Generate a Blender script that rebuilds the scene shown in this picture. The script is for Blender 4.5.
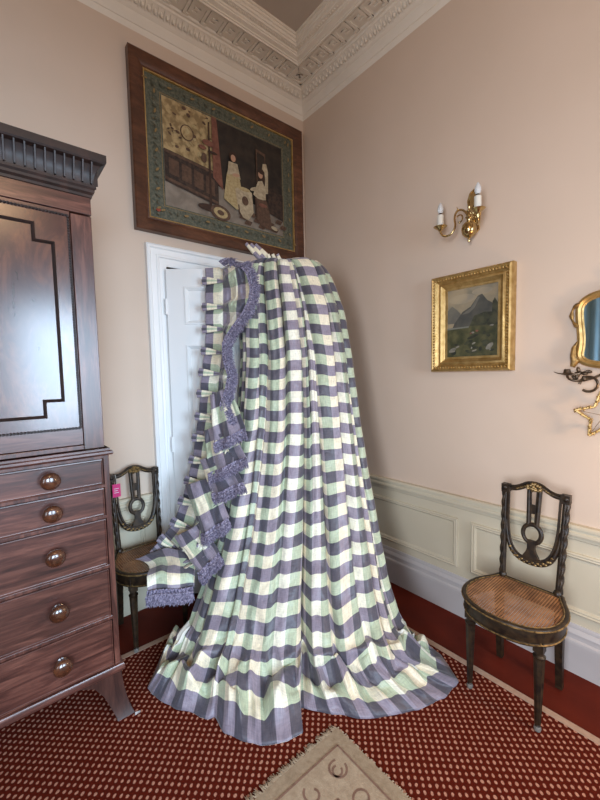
import bpy, bmesh, math, random
import numpy as np
from mathutils import Vector, Matrix, noise
random.seed(7)
for o in list(bpy.data.objects): bpy.data.objects.remove(o)
SC = bpy.context.scene
COL = SC.collection
PI = math.pi

# ------------------------------------------------------------------ camera
cam_d = bpy.data.cameras.new('camera'); cam = bpy.data.objects.new('camera', cam_d); COL.objects.link(cam)
cam_d.sensor_fit = 'HORIZONTAL'; cam_d.sensor_width = 36; cam_d.lens = 36*375.85/600
cam_d.clip_start = .02
R_ = Vector((.7689, -.6390, -.0210)); U_ = Vector((.0609, .0404, .9973)); F_ = Vector((.6364, .7681, -.0700))
m = Matrix.Identity(4)
for i in range(3):
    m[i][0] = R_[i]; m[i][1] = U_[i]; m[i][2] = -F_[i]
m.translation = (-2.1594, -2.4913, 1.5)
cam.matrix_world = m
SC.camera = cam

# ------------------------------------------------------------------ light
w = bpy.data.worlds.new('world'); SC.world = w; w.use_nodes = True
w.node_tree.nodes['Background'].inputs[0].default_value = (.75, .82, 1, 1)
w.node_tree.nodes['Background'].inputs[1].default_value = 0.6
X0, Y0, ZC = -4.4, -5.0, 3.85
def area(name, loc, rot, sx, sy, power, col):
    d = bpy.data.lights.new(name, 'AREA'); d.shape = 'RECTANGLE'; d.size = sx; d.size_y = sy
    d.energy = power; d.color = col
    o = bpy.data.objects.new(name, d); COL.objects.link(o); o.location = loc; o.rotation_euler = rot
    return o
# area lights for assumed daylight from unseen windows behind and left of the camera
def tilt(o, spread, down): o.data.spread = math.radians(spread); o.rotation_euler.x -= math.radians(down); return o
tilt(area('window_daylight', (-3.15, -4.86, 1.55), (PI/2, 0, 0), 1.1, 1.7, 34, (.60, .79, 1)), 72, 9)
tilt(area('window_daylight', (-1.25, -4.86, 1.55), (PI/2, 0, 0), 1.1, 1.7, 19, (.60, .79, 1)), 72, 9)
tilt(area('window_daylight', (X0+.06, -3.1, 1.55), (PI/2, 0, -PI/2), 1.2, 1.7, 42, (.80, .88, 1)), 95, 4)  # assumed window light, no opening built in this wall
def point(name, loc, power, col, r=.08):
    d = bpy.data.lights.new(name, 'POINT'); d.energy = power; d.color = col; d.shadow_soft_size = r
    o = bpy.data.objects.new(name, d); COL.objects.link(o); o.location = loc; return o
point('table_lamp_light', (-.40, -2.80, 1.25), 15, (1, .64, .34), .07)  # assumed warm lamp out of view on the right, no lamp modelled
point('chandelier_light', (-2.1, -3.1, 3.05), 23, (1, .66, .36), .25)  # unseen warm fill added for the ceiling and upper walls, no fixture modelled
vs = SC.view_settings
SC.display_settings.display_device = 'sRGB'
vs.view_transform = 'Standard'; vs.look = 'None'; vs.gamma = 1; vs.use_curve_mapping = False
vs.exposure = 0.35

# ------------------------------------------------------------------ helpers
class MB:
    def __init__(s): s.v = []; s.f = []; s.mi = []; s.uv = None; s.cur = 0
    def add(s, vs, fs):
        b = len(s.v); s.v += [tuple(p) for p in vs]
        for f in fs: s.f.append(tuple(b+i for i in f)); s.mi.append(s.cur)
    def box(s, a, b):
        x0, y0, z0 = a; x1, y1, z1 = b
        s.add([(x0,y0,z0),(x1,y0,z0),(x1,y1,z0),(x0,y1,z0),(x0,y0,z1),(x1,y0,z1),(x1,y1,z1),(x0,y1,z1)],
              [(0,3,2,1),(4,5,6,7),(0,1,5,4),(1,2,6,5),(2,3,7,6),(3,0,4,7)])
    def loft(s, loops, closed=True, cap=False, ring=False):
        n = len(loops[0]); vs = [p for l in loops for p in l]; fs = []
        K = len(loops)
        for k in range(K if ring else K-1):
            for i in range(n if closed else n-1):
                j = (i+1) % n; k2 = (k+1) % K
                fs.append((k*n+i, k*n+j, k2*n+j, k2*n+i))
        if cap: fs.append(tuple(range(n))[::-1]); fs.append(tuple((K-1)*n+i for i in range(n)))
        s.add(vs, fs)
    def tube(s, pts, r, n=8, closed=False, prof=None, cap=True):
        P = [Vector(p) for p in pts]; K = len(P)
        rr = r if hasattr(r, '__len__') else [r]*K
        T = []
        for i in range(K):
            if closed: t = P[(i+1) % K]-P[i-1]
            else: t = P[min(i+1, K-1)]-P[max(i-1, 0)]
            T.append(t.normalized() if t.length > 1e-9 else Vector((0,0,1)))
        a = Vector((0,0,1)) if abs(T[0].z) < .9 else Vector((1,0,0))
        N = (a-T[0]*a.dot(T[0])).normalized(); loops = []
        for i in range(K):
            N = (N-T[i]*N.dot(T[i])).normalized(); B = T[i].cross(N)
            lp = []
            for k in range(n):
                an = 2*PI*k/n; q = rr[i]*(prof(an, i) if prof else 1)
                lp.append(P[i]+N*(math.cos(an)*q)+B*(math.sin(an)*q))
            loops.append(lp)
        s.loft(loops, True, cap and not closed, closed)
    def lathe(s, prof, o=(0,0,0), ax=(0,0,1), n=20):
        ax = Vector(ax).normalized(); a = Vector((0,0,1)) if abs(ax.z) < .9 else Vector((1,0,0))
        N = (a-ax*a.dot(ax)).normalized(); B = ax.cross(N); o = Vector(o)
        s.loft([[o+ax*z+(N*math.cos(2*PI*k/n)+B*math.sin(2*PI*k/n))*max(r, 1e-4) for k in range(n)] for r, z in prof], True, True)
    def blob(s, c, r, n=8, m_=5, rot=None):
        c = Vector(c); rx, ry, rz = r if hasattr(r, '__len__') else (r, r, r); loops = []
        for i in range(m_+1):
            t = -PI/2+PI*i/m_; q = max(math.cos(t), .02)
            lp = [Vector((rx*q*math.cos(2*PI*k/n), ry*q*math.sin(2*PI*k/n), rz*math.sin(t))) for k in range(n)]
            if rot: lp = [rot @ p for p in lp]
            loops.append([c+p for p in lp])
        s.loft(loops, True, True)
    def prism(s, poly, f, h0, h1):   # poly 2d, f maps (a,b,h)
        n = len(poly)
        s.add([f(a, b, h0) for a, b in poly]+[f(a, b, h1) for a, b in poly],
              [tuple(range(n))[::-1], tuple(range(n, 2*n))]+[(i, (i+1) % n, n+(i+1) % n, n+i) for i in range(n)])
    def build(s, name, mat, parent=None, smooth=False, bevel=0, recalc=True):
        me = bpy.data.meshes.new(name); me.from_pydata(s.v, [], s.f)
        for mm in (mat if isinstance(mat, (list, tuple)) else [mat]): me.materials.append(mm)
        for p, i in zip(me.polygons, s.mi): p.material_index = i
        if recalc:
            bm = bmesh.new(); bm.from_mesh(me); bmesh.ops.recalc_face_normals(bm, faces=bm.faces[:]); bm.to_mesh(me); bm.free()
        if smooth:
            for p in me.polygons: p.use_smooth = True
            try: me.set_sharp_from_angle(angle=math.radians(smooth if smooth is not True else 45))
            except Exception: pass
        o = bpy.data.objects.new(name, me); COL.objects.link(o)
        if parent: o.parent = parent
        if bevel:
            b = o.modifiers.new('bevel', 'BEVEL'); b.width = bevel; b.segments = 2; b.limit_method = 'ANGLE'
        return o
def tag(o, label, cat, group=None, kind=None):
    o['label'] = label; o['category'] = cat
    if group: o['group'] = group
    if kind: o['kind'] = kind
    return o
def struct(o): o['kind'] = 'structure'; return o
def empty(name, loc=(0,0,0), rz=0):
    o = bpy.data.objects.new(name, None); COL.objects.link(o); o.location = loc; o.rotation_euler = (0,0,rz)
    o.empty_display_size = .05; return o
def inset(poly, o):      # inset a counter-clockwise 2d polygon
    n = len(poly); out = []
    for i in range(n):
        a = Vector(poly[i-1]); b = Vector(poly[i]); c = Vector(poly[(i+1) % n])
        d1 = (b-a).normalized(); d2 = (c-b).normalized()
        n1 = Vector((-d1.y, d1.x)); n2 = Vector((-d2.y, d2.x))
        k = 1+n1.dot(n2); q = (n1+n2)/(k if abs(k) > .2 else .2)
        out.append(tuple(b+q*o))
    return out
def rect(a0, b0, a1, b1): return [(a0,b0),(a1,b0),(a1,b1),(a0,b1)]
def frame(mb, poly, prof, f, closed_prof=False):      # prof: (inset, height)
    mb.loft([[f(a, b, h) for a, b in inset(poly, o)] for o, h in prof], True, False, closed_prof)
fA = lambda y=0: (lambda a, b, h: (a, y-h, b))          # on a plane facing -y
fB = lambda x=0: (lambda a, b, h: (x-h, -a, b))         # on a plane facing -x, a = -y

# ------------------------------------------------------------------ materials
def newmat(name):
    m = bpy.data.materials.new(name); m.use_nodes = True
    nt = m.node_tree; return m, nt, nt.nodes['Principled BSDF']
def N(nt, t, **k):
    n = nt.nodes.new(t)
    for a, b in k.items(): setattr(n, a, b)
    return n
def ramp(nt, stops):
    r = N(nt, 'ShaderNodeValToRGB'); e = r.color_ramp.elements
    while len(e) < len(stops): e.new(.5)
    for x, (p, c) in zip(e, stops): x.position = p; x.color = (*c, 1)
    return r
def mat(name, c1, c2=None, scale=8, rough=.5, metal=0, bump=0, bscale=None, stretch=(1,1,1), detail=4, lo=.3, hi=.7, coat=0, spec=.5, dist=.002):
    m, nt, b = newmat(name); L = nt.links.new
    b.inputs['Roughness'].default_value = rough; b.inputs['Metallic'].default_value = metal
    b.inputs['Coat Weight'].default_value = coat; b.inputs['Coat Roughness'].default_value = .18
    b.inputs['Specular IOR Level'].default_value = spec
    tc = N(nt, 'ShaderNodeTexCoord'); mp = N(nt, 'ShaderNodeMapping'); mp.inputs['Scale'].default_value = stretch
    L(tc.outputs['Object'], mp.inputs[0])
    if c2:
        no = N(nt, 'ShaderNodeTexNoise'); no.inputs['Scale'].default_value = scale; no.inputs['Detail'].default_value = detail
        no.inputs['Distortion'].default_value = .3
        L(mp.outputs[0], no.inputs['Vector']); r = ramp(nt, [(lo, c1), (hi, c2)]); L(no.outputs[0], r.inputs[0]); L(r.outputs[0], b.inputs['Base Color'])
    else: b.inputs['Base Color'].default_value = (*c1, 1)
    if bump:
        n2 = N(nt, 'ShaderNodeTexNoise'); n2.inputs['Scale'].default_value = bscale or scale; n2.inputs['Detail'].default_value = 5
        L(mp.outputs[0], n2.inputs['Vector']); bp = N(nt, 'ShaderNodeBump'); bp.inputs['Strength'].default_value = bump; bp.inputs['Distance'].default_value = dist
        L(n2.outputs[0], bp.inputs['Height']); L(bp.outputs[0], b.inputs['Normal'])
    return m
M = {}
M['wall'] = mat('pink_beige_paint', (.60,.478,.375), (.64,.512,.41), 2.2, .75, bump=.12, bscale=60, lo=.25, hi=.75)
M['white'] = mat('white_gloss_paint', (.84,.85,.83), (.87,.87,.86), 3, .35, bump=.05, bscale=40)
M['cream'] = mat('stone_white_paint', (.56,.50,.37), (.61,.55,.42), 3, .45, bump=.05, bscale=50)
M['skirt'] = mat('skirting_white_paint', (.48,.455,.45), (.52,.495,.49), 3, .4, bump=.05, bscale=50)
M['plaster'] = mat('plaster_white', (.74,.69,.60), (.79,.74,.65), 5, .8, bump=.1, bscale=80)
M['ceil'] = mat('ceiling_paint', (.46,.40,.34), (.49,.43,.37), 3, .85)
M['redfloor'] = mat('plain_red_floor', (.085,.009,.003), (.135,.015,.005), 5, .75, spec=.2, bump=.15, bscale=120)
M['strip'] = mat('beige_binding', (.42,.27,.19), (.50,.34,.25), 60, .9, bump=.2)
M['gold'] = mat('old_gilt', (.40,.25,.08), (.60,.42,.18), 30, .46, .8, bump=.15, bscale=90)
M['gilt_dark'] = mat('tarnished_gilt', (.10,.055,.02), (.42,.25,.08), 45, .45, .75, bump=.3, bscale=90)
M['brass'] = mat('brass', (.48,.34,.15), (.62,.47,.24), 20, .2, 1)
M['iron'] = mat('dark_bronze', (.045,.03,.02), (.13,.085,.05), 40, .4, .7)
M['candle'] = mat('candle_sleeve', (.72,.70,.62), None, rough=.5)
M['tagpink'] = mat('pink_card', (.55,.02,.16), (.62,.03,.20), 40, .6)
M['paper'] = mat('white_paper', (.7,.72,.75), None, rough=.7)
M['string'] = mat('string', (.6,.6,.55), None, rough=.8)
M['dark'] = mat('dark_gap', (.01,.008,.006), None, rough=.8)
M['tip'] = mat('worn_pale_foot', (.10,.095,.085), (.26,.24,.21), 60, .5)
def wood(name, a, b_, c, stretch, rough=.32, coat=.35, sc=3.0):
    m, nt, b = newmat(name); L = nt.links.new
    tc = N(nt, 'ShaderNodeTexCoord'); mp = N(nt, 'ShaderNodeMapping'); mp.inputs['Scale'].default_value = stretch
    L(tc.outputs['Object'], mp.inputs[0])
    n1 = N(nt, 'ShaderNodeTexNoise'); n1.inputs['Scale'].default_value = sc; n1.inputs['Detail'].default_value = 8; n1.inputs['Roughness'].default_value = .65; n1.inputs['Distortion'].default_value = .6
    L(mp.outputs[0], n1.inputs['Vector'])
    r = ramp(nt, [(.28, a), (.5, b_), (.72, c)]); L(n1.outputs[0], r.inputs[0])
    n2 = N(nt, 'ShaderNodeTexNoise'); n2.inputs['Scale'].default_value = 2.5; n2.inputs['Detail'].default_value = 3; L(tc.outputs['Object'], n2.inputs['Vector'])
    mx = N(nt, 'ShaderNodeMixRGB', blend_type='MULTIPLY'); mx.inputs[0].default_value = .7
    r2 = ramp(nt, [(.3, (.45,.42,.42)), (.65, (1,1,1))]); L(n2.outputs[0], r2.inputs[0])
    L(r.outputs[0], mx.inputs[1]); L(r2.outputs[0], mx.inputs[2]); L(mx.outputs[0], b.inputs['Base Color'])
    b.inputs['Roughness'].default_value = rough; b.inputs['Coat Weight'].default_value = coat; b.inputs['Coat Roughness'].default_value = .22
    bp = N(nt, 'ShaderNodeBump'); bp.inputs['Strength'].default_value = .12; bp.inputs['Distance'].default_value = .001
    L(n1.outputs[0], bp.inputs['Height']); L(bp.outputs[0], b.inputs['Normal'])
    return m
ma, mb_, mc = (.028,.010,.008), (.095,.034,.025), (.215,.088,.062)
M['mah_h'] = wood('mahogany_across', ma, mb_, mc, (1.6, 8, 16))
M['mah_v'] = wood('mahogany_upright', ma, mb_, mc, (16, 8, 1.6))
M['flame'] = wood('flame_mahogany', (.035,.016,.016), (.085,.036,.030), (.24,.095,.052), (5, 3, 1.7), .2, .8, 2.2)
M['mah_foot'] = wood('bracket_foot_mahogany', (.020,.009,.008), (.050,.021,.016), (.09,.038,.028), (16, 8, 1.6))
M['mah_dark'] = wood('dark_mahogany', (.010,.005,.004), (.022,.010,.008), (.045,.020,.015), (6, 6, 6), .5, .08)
M['knob'] = wood('polished_knob', (.035,.012,.006), (.085,.028,.013), (.17,.062,.026), (12, 12, 12), .16, .9)
M['pic_oak'] = wood('brown_frame_wood', (.050,.017,.008), (.10,.036,.016), (.17,.065,.03), (3, 3, 9), .42, .15)
M['pic_oak_h'] = wood('brown_frame_wood_across', (.050,.017,.008), (.10,.036,.016), (.17,.065,.03), (3, 3, 9), .42, .15)

def check_mat():
    m, nt, b = newmat('checked_silk'); L = nt.links.new
    uv = N(nt, 'ShaderNodeUVMap'); sp = N(nt, 'ShaderNodeSeparateXYZ'); L(uv.outputs[0], sp.inputs[0])
    def par(src, div=1, mod=2):
        d = N(nt, 'ShaderNodeMath', operation='DIVIDE'); L(src, d.inputs[0]); d.inputs[1].default_value = div
        f = N(nt, 'ShaderNodeMath', operation='FLOOR'); L(d.outputs[0], f.inputs[0])
        q = N(nt, 'ShaderNodeMath', operation='FLOORED_MODULO'); L(f.outputs[0], q.inputs[0]); q.inputs[1].default_value = mod
        return q.outputs[0]
    cu = par(sp.outputs[0]); cv = par(sp.outputs[1]); c4 = par(sp.outputs[0], 2, 3)
    mp = N(nt, 'ShaderNodeMapping'); mp.inputs['Scale'].default_value = (9, 1.2, 1); L(uv.outputs[0], mp.inputs[0])
    no = N(nt, 'ShaderNodeTexNoise'); no.inputs['Scale'].default_value = 1.5; no.inputs['Detail'].default_value = 6; L(mp.outputs[0], no.inputs['Vector'])
    mp2 = N(nt, 'ShaderNodeMapping'); mp2.inputs['Scale'].default_value = (1.2, 9, 1); L(uv.outputs[0], mp2.inputs[0])
    no2 = N(nt, 'ShaderNodeTexNoise'); no2.inputs['Scale'].default_value = 1.5; no2.inputs['Detail'].default_value = 6; L(mp2.outputs[0], no2.inputs['Vector'])
    def mix(f, a, c, bt='MIX'):
        x = N(nt, 'ShaderNodeMixRGB', blend_type=bt)
        if hasattr(f, 'links'): L(f, x.inputs[0])
        else: x.inputs[0].default_value = f
        for i, q in ((1, a), (2, c)):
            if isinstance(q, tuple): x.inputs[i].default_value = (*q, 1)
            else: L(q, x.inputs[i])
        return x.outputs[0]
    warm = mix(c4, (.88,.85,.68), (.84,.76,.56))
    light = mix(cu, warm, (.47,.54,.375))
    purp = mix(cu, (.270,.232,.285), (.088,.082,.105))
    base = mix(cv, purp, light)
    r1 = ramp(nt, [(.3, (.72,.72,.75)), (.6, (1.06,1.06,1.05))]); L(no.outputs[0], r1.inputs[0])
    r2 = ramp(nt, [(.3, (.82,.82,.84)), (.6, (1.05,1.05,1.05))]); L(no2.outputs[0], r2.inputs[0])
    col = mix(.8, mix(.8, base, r1.outputs[0], 'MULTIPLY'), r2.outputs[0], 'MULTIPLY')
    L(col, b.inputs['Base Color'])
    b.inputs['Roughness'].default_value = .42; b.inputs['Sheen Weight'].default_value = .25; b.inputs['Specular IOR Level'].default_value = .45
    n3 = N(nt, 'ShaderNodeTexNoise'); n3.inputs['Scale'].default_value = 1.1; n3.inputs['Detail'].default_value = 5; n3.inputs['Distortion'].default_value = .8
    L(uv.outputs[0], n3.inputs['Vector'])
    bp = N(nt, 'ShaderNodeBump'); bp.inputs['Strength'].default_value = .55; bp.inputs['Distance'].default_value = .012
    L(n3.outputs[0], bp.inputs['Height']); L(bp.outputs[0], b.inputs['Normal'])
    return m
M['check'] = check_mat()
M['lining'] = mat('ivory_lining', (.72,.70,.62), (.78,.76,.70), 20, .7)
M['fringe'] = mat('lilac_fringe_thread', (.07,.06,.11), (.40,.36,.48), 110, .6, lo=.35, hi=.68, bump=.6, bscale=160, dist=.004)
M['stitch'] = mat('pale_stitching', (.55,.50,.60), None, rough=.7)

def carpet_mat():
    m, nt, b = newmat('dotted_red_carpet'); L = nt.links.new
    tc = N(nt, 'ShaderNodeTexCoord'); mp = N(nt, 'ShaderNodeMapping')
    a = 1/.0240; mp.inputs['Scale'].default_value = (a, a, a)
    mr = N(nt, 'ShaderNodeMapping'); mr.inputs['Rotation'].default_value = (0, 0, -math.radians(46))
    ns = N(nt, 'ShaderNodeTexNoise'); ns.inputs['Scale'].default_value = 45; L(tc.outputs['Object'], ns.inputs['Vector'])
    L(tc.outputs['Object'], mr.inputs[0]); L(mr.outputs[0], mp.inputs[0])
    va = N(nt, 'ShaderNodeVectorMath', operation='MULTIPLY_ADD'); L(ns.outputs['Color'], va.inputs[0]); va.inputs[1].default_value = (.35,.35,0); L(mp.outputs[0], va.inputs[2])
    fr = N(nt, 'ShaderNodeVectorMath', operation='FRACTION'); L(va.outputs[0], fr.inputs[0])
    sb = N(nt, 'ShaderNodeVectorMath', operation='SUBTRACT'); L(fr.outputs[0], sb.inputs[0]); sb.inputs[1].default_value = (.5,.5,0)
    sc = N(nt, 'ShaderNodeVectorMath', operation='MULTIPLY'); L(sb.outputs[0], sc.inputs[0]); sc.inputs[1].default_value = (.95, 1.25, 0)
    ln = N(nt, 'ShaderNodeVectorMath', operation='LENGTH'); L(sc.outputs[0], ln.inputs[0])
    r = ramp(nt, [(.21, (.58,.29,.20)), (.33, (.105,.009,.002))]); L(ln.outputs['Value'], r.inputs[0])
    n2 = N(nt, 'ShaderNodeTexNoise'); n2.inputs['Scale'].default_value = 220; n2.inputs['Detail'].default_value = 3; L(tc.outputs['Object'], n2.inputs['Vector'])
    r2 = ramp(nt, [(.3, (.6,.55,.55)), (.65, (1.1,1.1,1.1))]); L(n2.outputs[0], r2.inputs[0])
    mx = N(nt, 'ShaderNodeMixRGB', blend_type='MULTIPLY'); mx.inputs[0].default_value = .8; L(r.outputs[0], mx.inputs[1]); L(r2.outputs[0], mx.inputs[2])
    L(mx.outputs[0], b.inputs['Base Color']); b.inputs['Roughness'].default_value = .95; b.inputs['Specular IOR Level'].default_value = .15
    bp = N(nt, 'ShaderNodeBump'); bp.inputs['Strength'].default_value = .6; bp.inputs['Distance'].default_value = .004; L(n2.outputs[0], bp.inputs['Height']); L(bp.outputs[0], b.inputs['Normal'])
    return m
M['carpet'] = carpet_mat()

# ------------------------------------------------------------------ room shell
X0, Y0, ZC = -4.4, -5.0, 3.85
mb = MB(); mb.box((X0-.1, Y0-.1, -.12), (1.4, 1.3, 0)); struct(mb.build('floor', M['redfloor']))
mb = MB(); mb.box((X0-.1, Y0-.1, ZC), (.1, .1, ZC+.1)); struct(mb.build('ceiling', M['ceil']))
DX0, DX1, DZ = -1.215, -.32, 2.215          # door opening in the left-hand wall
mb = MB()
mb.box((X0-.1, 0, 0), (DX0, .12, ZC)); mb.box((DX1, 0, 0), (.1, .12, ZC)); mb.box((DX0, 0, DZ), (DX1, .12, ZC))
struct(mb.build('wall_left', M['wall']))
mb = MB(); mb.box((0, Y0-.1, 0), (.1, 0, ZC)); struct(mb.build('wall_right', M['wall']))
mb = MB(); mb.box((X0-.1, Y0-.1, 0), (X0, 0, ZC)); struct(mb.build('wall_far_side', M['wall']))
mb = MB()
wins = [(-3.7, -2.6), (-1.8, -.7)]; wz0, wz1 = .85, 3.05  # assumed windows in the unseen wall behind the camera
mb.box((X0, Y0-.1, 0), (-3.7, Y0, ZC)); mb.box((-2.6, Y0-.1, 0), (-1.8, Y0, ZC)); mb.box((-.7, Y0-.1, 0), (0, Y0, ZC))
for a, b in wins: mb.box((a, Y0-.1, 0), (b, Y0, wz0)); mb.box((a, Y0-.1, wz1), (b, Y0, ZC))
struct(mb.build('wall_behind', M['wall']))
for i, (a, b) in enumerate(wins):
    mb = MB()
    for x in (a, (a+b)/2-.02, b-.04): mb.box((x, Y0-.08, wz0), (x+.04, Y0-.03, wz1))
    for z in (wz0, (wz0+wz1)/2-.03, wz1-.05): mb.box((a, Y0-.08, z), (b, Y0-.03, z+.05))
    struct(mb.build('window_%d' % (i+1), M['white']))
# passage beyond the door
mb = MB(); mb.box((-1.6, 1.2, 0), (.3, 1.25, 2.6)); mb.box((-1.65, .12, 0), (-1.6, 1.25, 2.6)); mb.box((.25, .12, 0), (.3, 1.25, 2.6)); mb.box((-1.65, .12, 2.6), (.3, 1.25, 2.65))
struct(mb.build('wall_passage', M['white']))

# cornice: swept profile with egg-and-dart and Greek key
CP = [(0,3.60),(.012,3.63),(.018,3.632),(.024,3.645),(.030,3.69),(.040,3.695),(.048,3.705),(.062,3.722),(.085,3.740),(.100,3.744),(.104,3.756),(.118,3.758),(.124,3.768),
      (.246,3.768),(.248,3.760),(.256,3.755),(.264,3.756),(.267,3.764),(.274,3.764),(.277,3.771),(.300,3.776),(.303,3.784),(.309,3.786),(.313,3.794),(.344,3.797),(.348,3.806),(.356,3.808),(.360,3.820),(.368,3.822),(.371,3.836),(.378,3.836),(.380,3.851)]
def cornice(name, f, L):
    mb = MB()
    mb.loft([[f(o, o, z), f(L, o, z)] for o, z in CP], False)
    # egg and dart on the cove
    d = .095
    while d < L-.05:
        mb.blob(f(d, .068, 3.722), (.013, .013, .017), 6, 4)
        a = Vector(f(d+.019, .052, 3.705)); b = Vector(f(d+.019, .090, 3.741)); mb.tube([a, b], [.003, .006], 5)
        d += .038
    # small beads on the inner moulding
    d = .33
    while d < L-.05: mb.blob(f(d, .328, 3.795), .006, 5, 3); d += .021
    # meander strips
    P = .118; a0, a1 = .132, .238; H = a1-a0
    unit = [(0,0),(0,1),(.80,1),(.80,.30),(.38,.30),(.38,.62),(.56,.62)]
    d = .135
    zk = [0]; hw = .0085
    def strip(p, q):
        (s0, t0), (s1, t1) = p, q
        s0, s1 = min(s0,s1)-hw, max(s0,s1)+hw; t0, t1 = min(t0,t1)-hw, max(t0,t1)+hw
        zk[0] = (zk[0]+.00037) % .0025; vs = [Vector(f(s, t, z)) for z in (3.7595+zk[0], 3.770) for s, t in ((s0,t0),(s1,t0),(s1,t1),(s0,t1))]
        mb.add(vs, [(0,1,2,3),(0,1,5,4),(1,2,6,5),(2,3,7,6),(3,0,4,7)])
    while d < L-P:
        pts = [(d+u*P, a0+t*H) for u, t in unit]
        for p, q in zip(pts, pts[1:]): strip(p, q)
        strip((d-.2*P, a0), (d, a0)); strip
        d += P
    struct(mb.build(name, M['plaster'], smooth=40))
cornice('trim_1', lambda s, o, z: (-s, -o, z), 4.4)
cornice('trim_2', lambda s, o, z: (-o, -s, z), 5.0)

# wainscot
def dado(name, f, a0, a1):
    mb = MB()
    pr = [(0,.745),(.030,.745),(.036,.738),(.036,.728),(.026,.724),(.026,.712),(.032,.706),(.032,.694),(.018,.688),(.014,.678),(.014,.670),(.006,.664),(0,.664)]
    mb.loft([[f(a0, z, h), f(a1, z, h)] for h, z in pr], False)
    return struct(mb.build(name, M['cream'], smooth=30))
def skirt(name, f, a0, a1):
    mb = MB()
    pr = [(0,.245),(.010,.243),(.014,.232),(.012,.220),(.020,.212),(.024,.200),(.020,.186),(.020,.172),(.028,.164),(.030,.152),(.028,.144),(.028,0),(0,0)]
    mb.loft([[f(a0, z, h), f(a1, z, h)] for h, z in pr], False)
    return struct(mb.build(name, M['cream'], smooth=30))
def panels(name, f, a0, a1, ps):
    mb = MB()
    mb.prism(rect(a0, .0, a1, .70), f, 0, .006)
    for p0, p1 in ps:
        frame(mb, rect(p0, .295, p1, .602), [(0,.006),(.001,.016),(.008,.020),(.014,.015),(.020,.018),(.026,.014),(.030,.007),(.036,.004),(.042,.0065)], f)
    return struct(mb.build(name, M['cream'], smooth=30))
dado('trim_3', fB(), .0, 5); skirt('baseboard_right', fB(), 0, 5).data.materials[0] = M['skirt']
panels('trim_4', fB(), 0, 5, [(.09,1.378),(1.460,2.75),(2.83,4.1)])
dado('trim_5', fA(), X0, -1.35); skirt('baseboard_left', fA(), X0, -1.35)
panels('trim_6', fA(), X0, -1.35, [(-2.7,-1.43),(-4.1,-2.8)])
dado('trim_7', fA(), -.18, 0); skirt('trim_8', fA(), -.18, 0)

# door case and open door leaf
mb = MB()
ar = [(0,0),(.002,.030),(.012,.036),(.022,.034),(.030,.022),(.060,.020),(.066,.026),(.078,.028),(.084,.018),(.120,.016),(.130,.012),(.130,-.12)]
ox0, ox1, oz = DX0-.13, DX1+.13, DZ+.13
def archpath(o): return [(ox0+o, 0), (ox0+o, oz-o), (ox1-o, oz-o), (ox1-o, 0)]
mb.loft([[(a, -h, b) for a, b in archpath(o)] for o, h in ar], False)
struct(mb.build('trim_9', M['white'], smooth=30))
door = struct(empty('door_1', (DX0+.005, -.012, 0), math.atan2(-.578, .816)))
LW, LH, LT = .80, 2.19, .042
dm = MB()
xs = [0, .115, .375, .425, .685, LW]; zs = [.012, .22, .78, .93, 1.70, 1.84, 2.075, LH]
for i in range(5):
    for j in range(7):
        if i in (1, 3) and j in (1, 3, 5): dm.box((xs[i], -.030, zs[j]), (xs[i+1], -.012, zs[j+1]))
        else: dm.box((xs[i], -LT, zs[j]), (xs[i+1], 0, zs[j+1]))
for i in (1, 3):
    for j in (1, 3, 5):
        for side, base in ((1, -LT), (-1, 0)):
            g = (lambda a, b, h: (a, -LT-h, b)) if side == 1 else (lambda a, b, h: (a, h, b))
            frame(dm, rect(xs[i], zs[j], xs[i+1], zs[j+1]), [(-.006,0),(-.004,.006),(.004,.007),(.010,.001),(.016,-.004),(.022,-.012)], g)
o = dm.build('door_leaf', M['white'], door)
mb = MB()
for z in (.25, 1.05, 1.95):
    mb.lathe([(0,-.05),(.007,-.05),(.007,.05),(0,.05)], (-.004, -LT-.004, z), (0,0,1), 8)
mb.build('hinge', M['white'], door)
mb = MB(); mb.lathe([(0,0),(.026,0),(.026,.006),(.010,.010),(.010,.035),(.026,.045),(.030,.060),(.022,.074),(0,.078)], (LW-.06, -LT, 1.02), (0,-1,0), 16)
mb.build('door_handle', M['brass'], door, True)

mb = MB(); pf = [(X0+.10+.035*math.cos(y_*46)+.01*math.cos(y_*17), y_) for y_ in [-2.05+i*.006 for i in range(240)]]
mb.loft([[(x_, y_, .05) for x_, y_ in pf], [(x_, y_, 2.9) for x_, y_ in pf]], False)
wc = mb.build('window_curtain', mat('pale_blue_stripe_cloth', (.25,.42,.52), (.38,.55,.64), 3, .8, stretch=(1,12,1)), None, True); md = wc.modifiers.new('t', 'SOLIDIFY'); md.thickness = .003
tag(wc, 'pale blue pleated curtain seen only as the reflection in the gilt mirror', 'curtain')
# patterned carpet with its beige binding
cx, cy = -.385, -.415
mb = MB(); mb.box((X0+.3, Y0+.3, 0), (cx, cy, .008)); carp = tag(mb.build('carpet', M['carpet']), 'dark red carpet with small beige dots covering the middle of the floor', 'carpet')
mb = MB(); mb.box((cx, Y0+.3, 0), (cx+.032, cy+.032, .010)); mb.box((X0+.3, cy, 0), (cx, cy+.032, .010)); mb.build('carpet_binding', M['strip'], carp)

# ------------------------------------------------------------------ linen press
WX = -2.385; HW = .60; FY = -.75; BY = -.10
press = tag(empty('linen_press', (WX, (FY+BY)/2, .008)), 'tall mahogany linen press with panelled doors above five drawers with round knobs', 'cabinet')
P0 = Vector((WX, (FY+BY)/2, 0)); fy = FY-P0.y; by = BY-P0.y
def wbox(mb, x0, y0, z0, x1, y1, z1): mb.box((x0, y0, z0), (x1, y1, z1))
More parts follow.
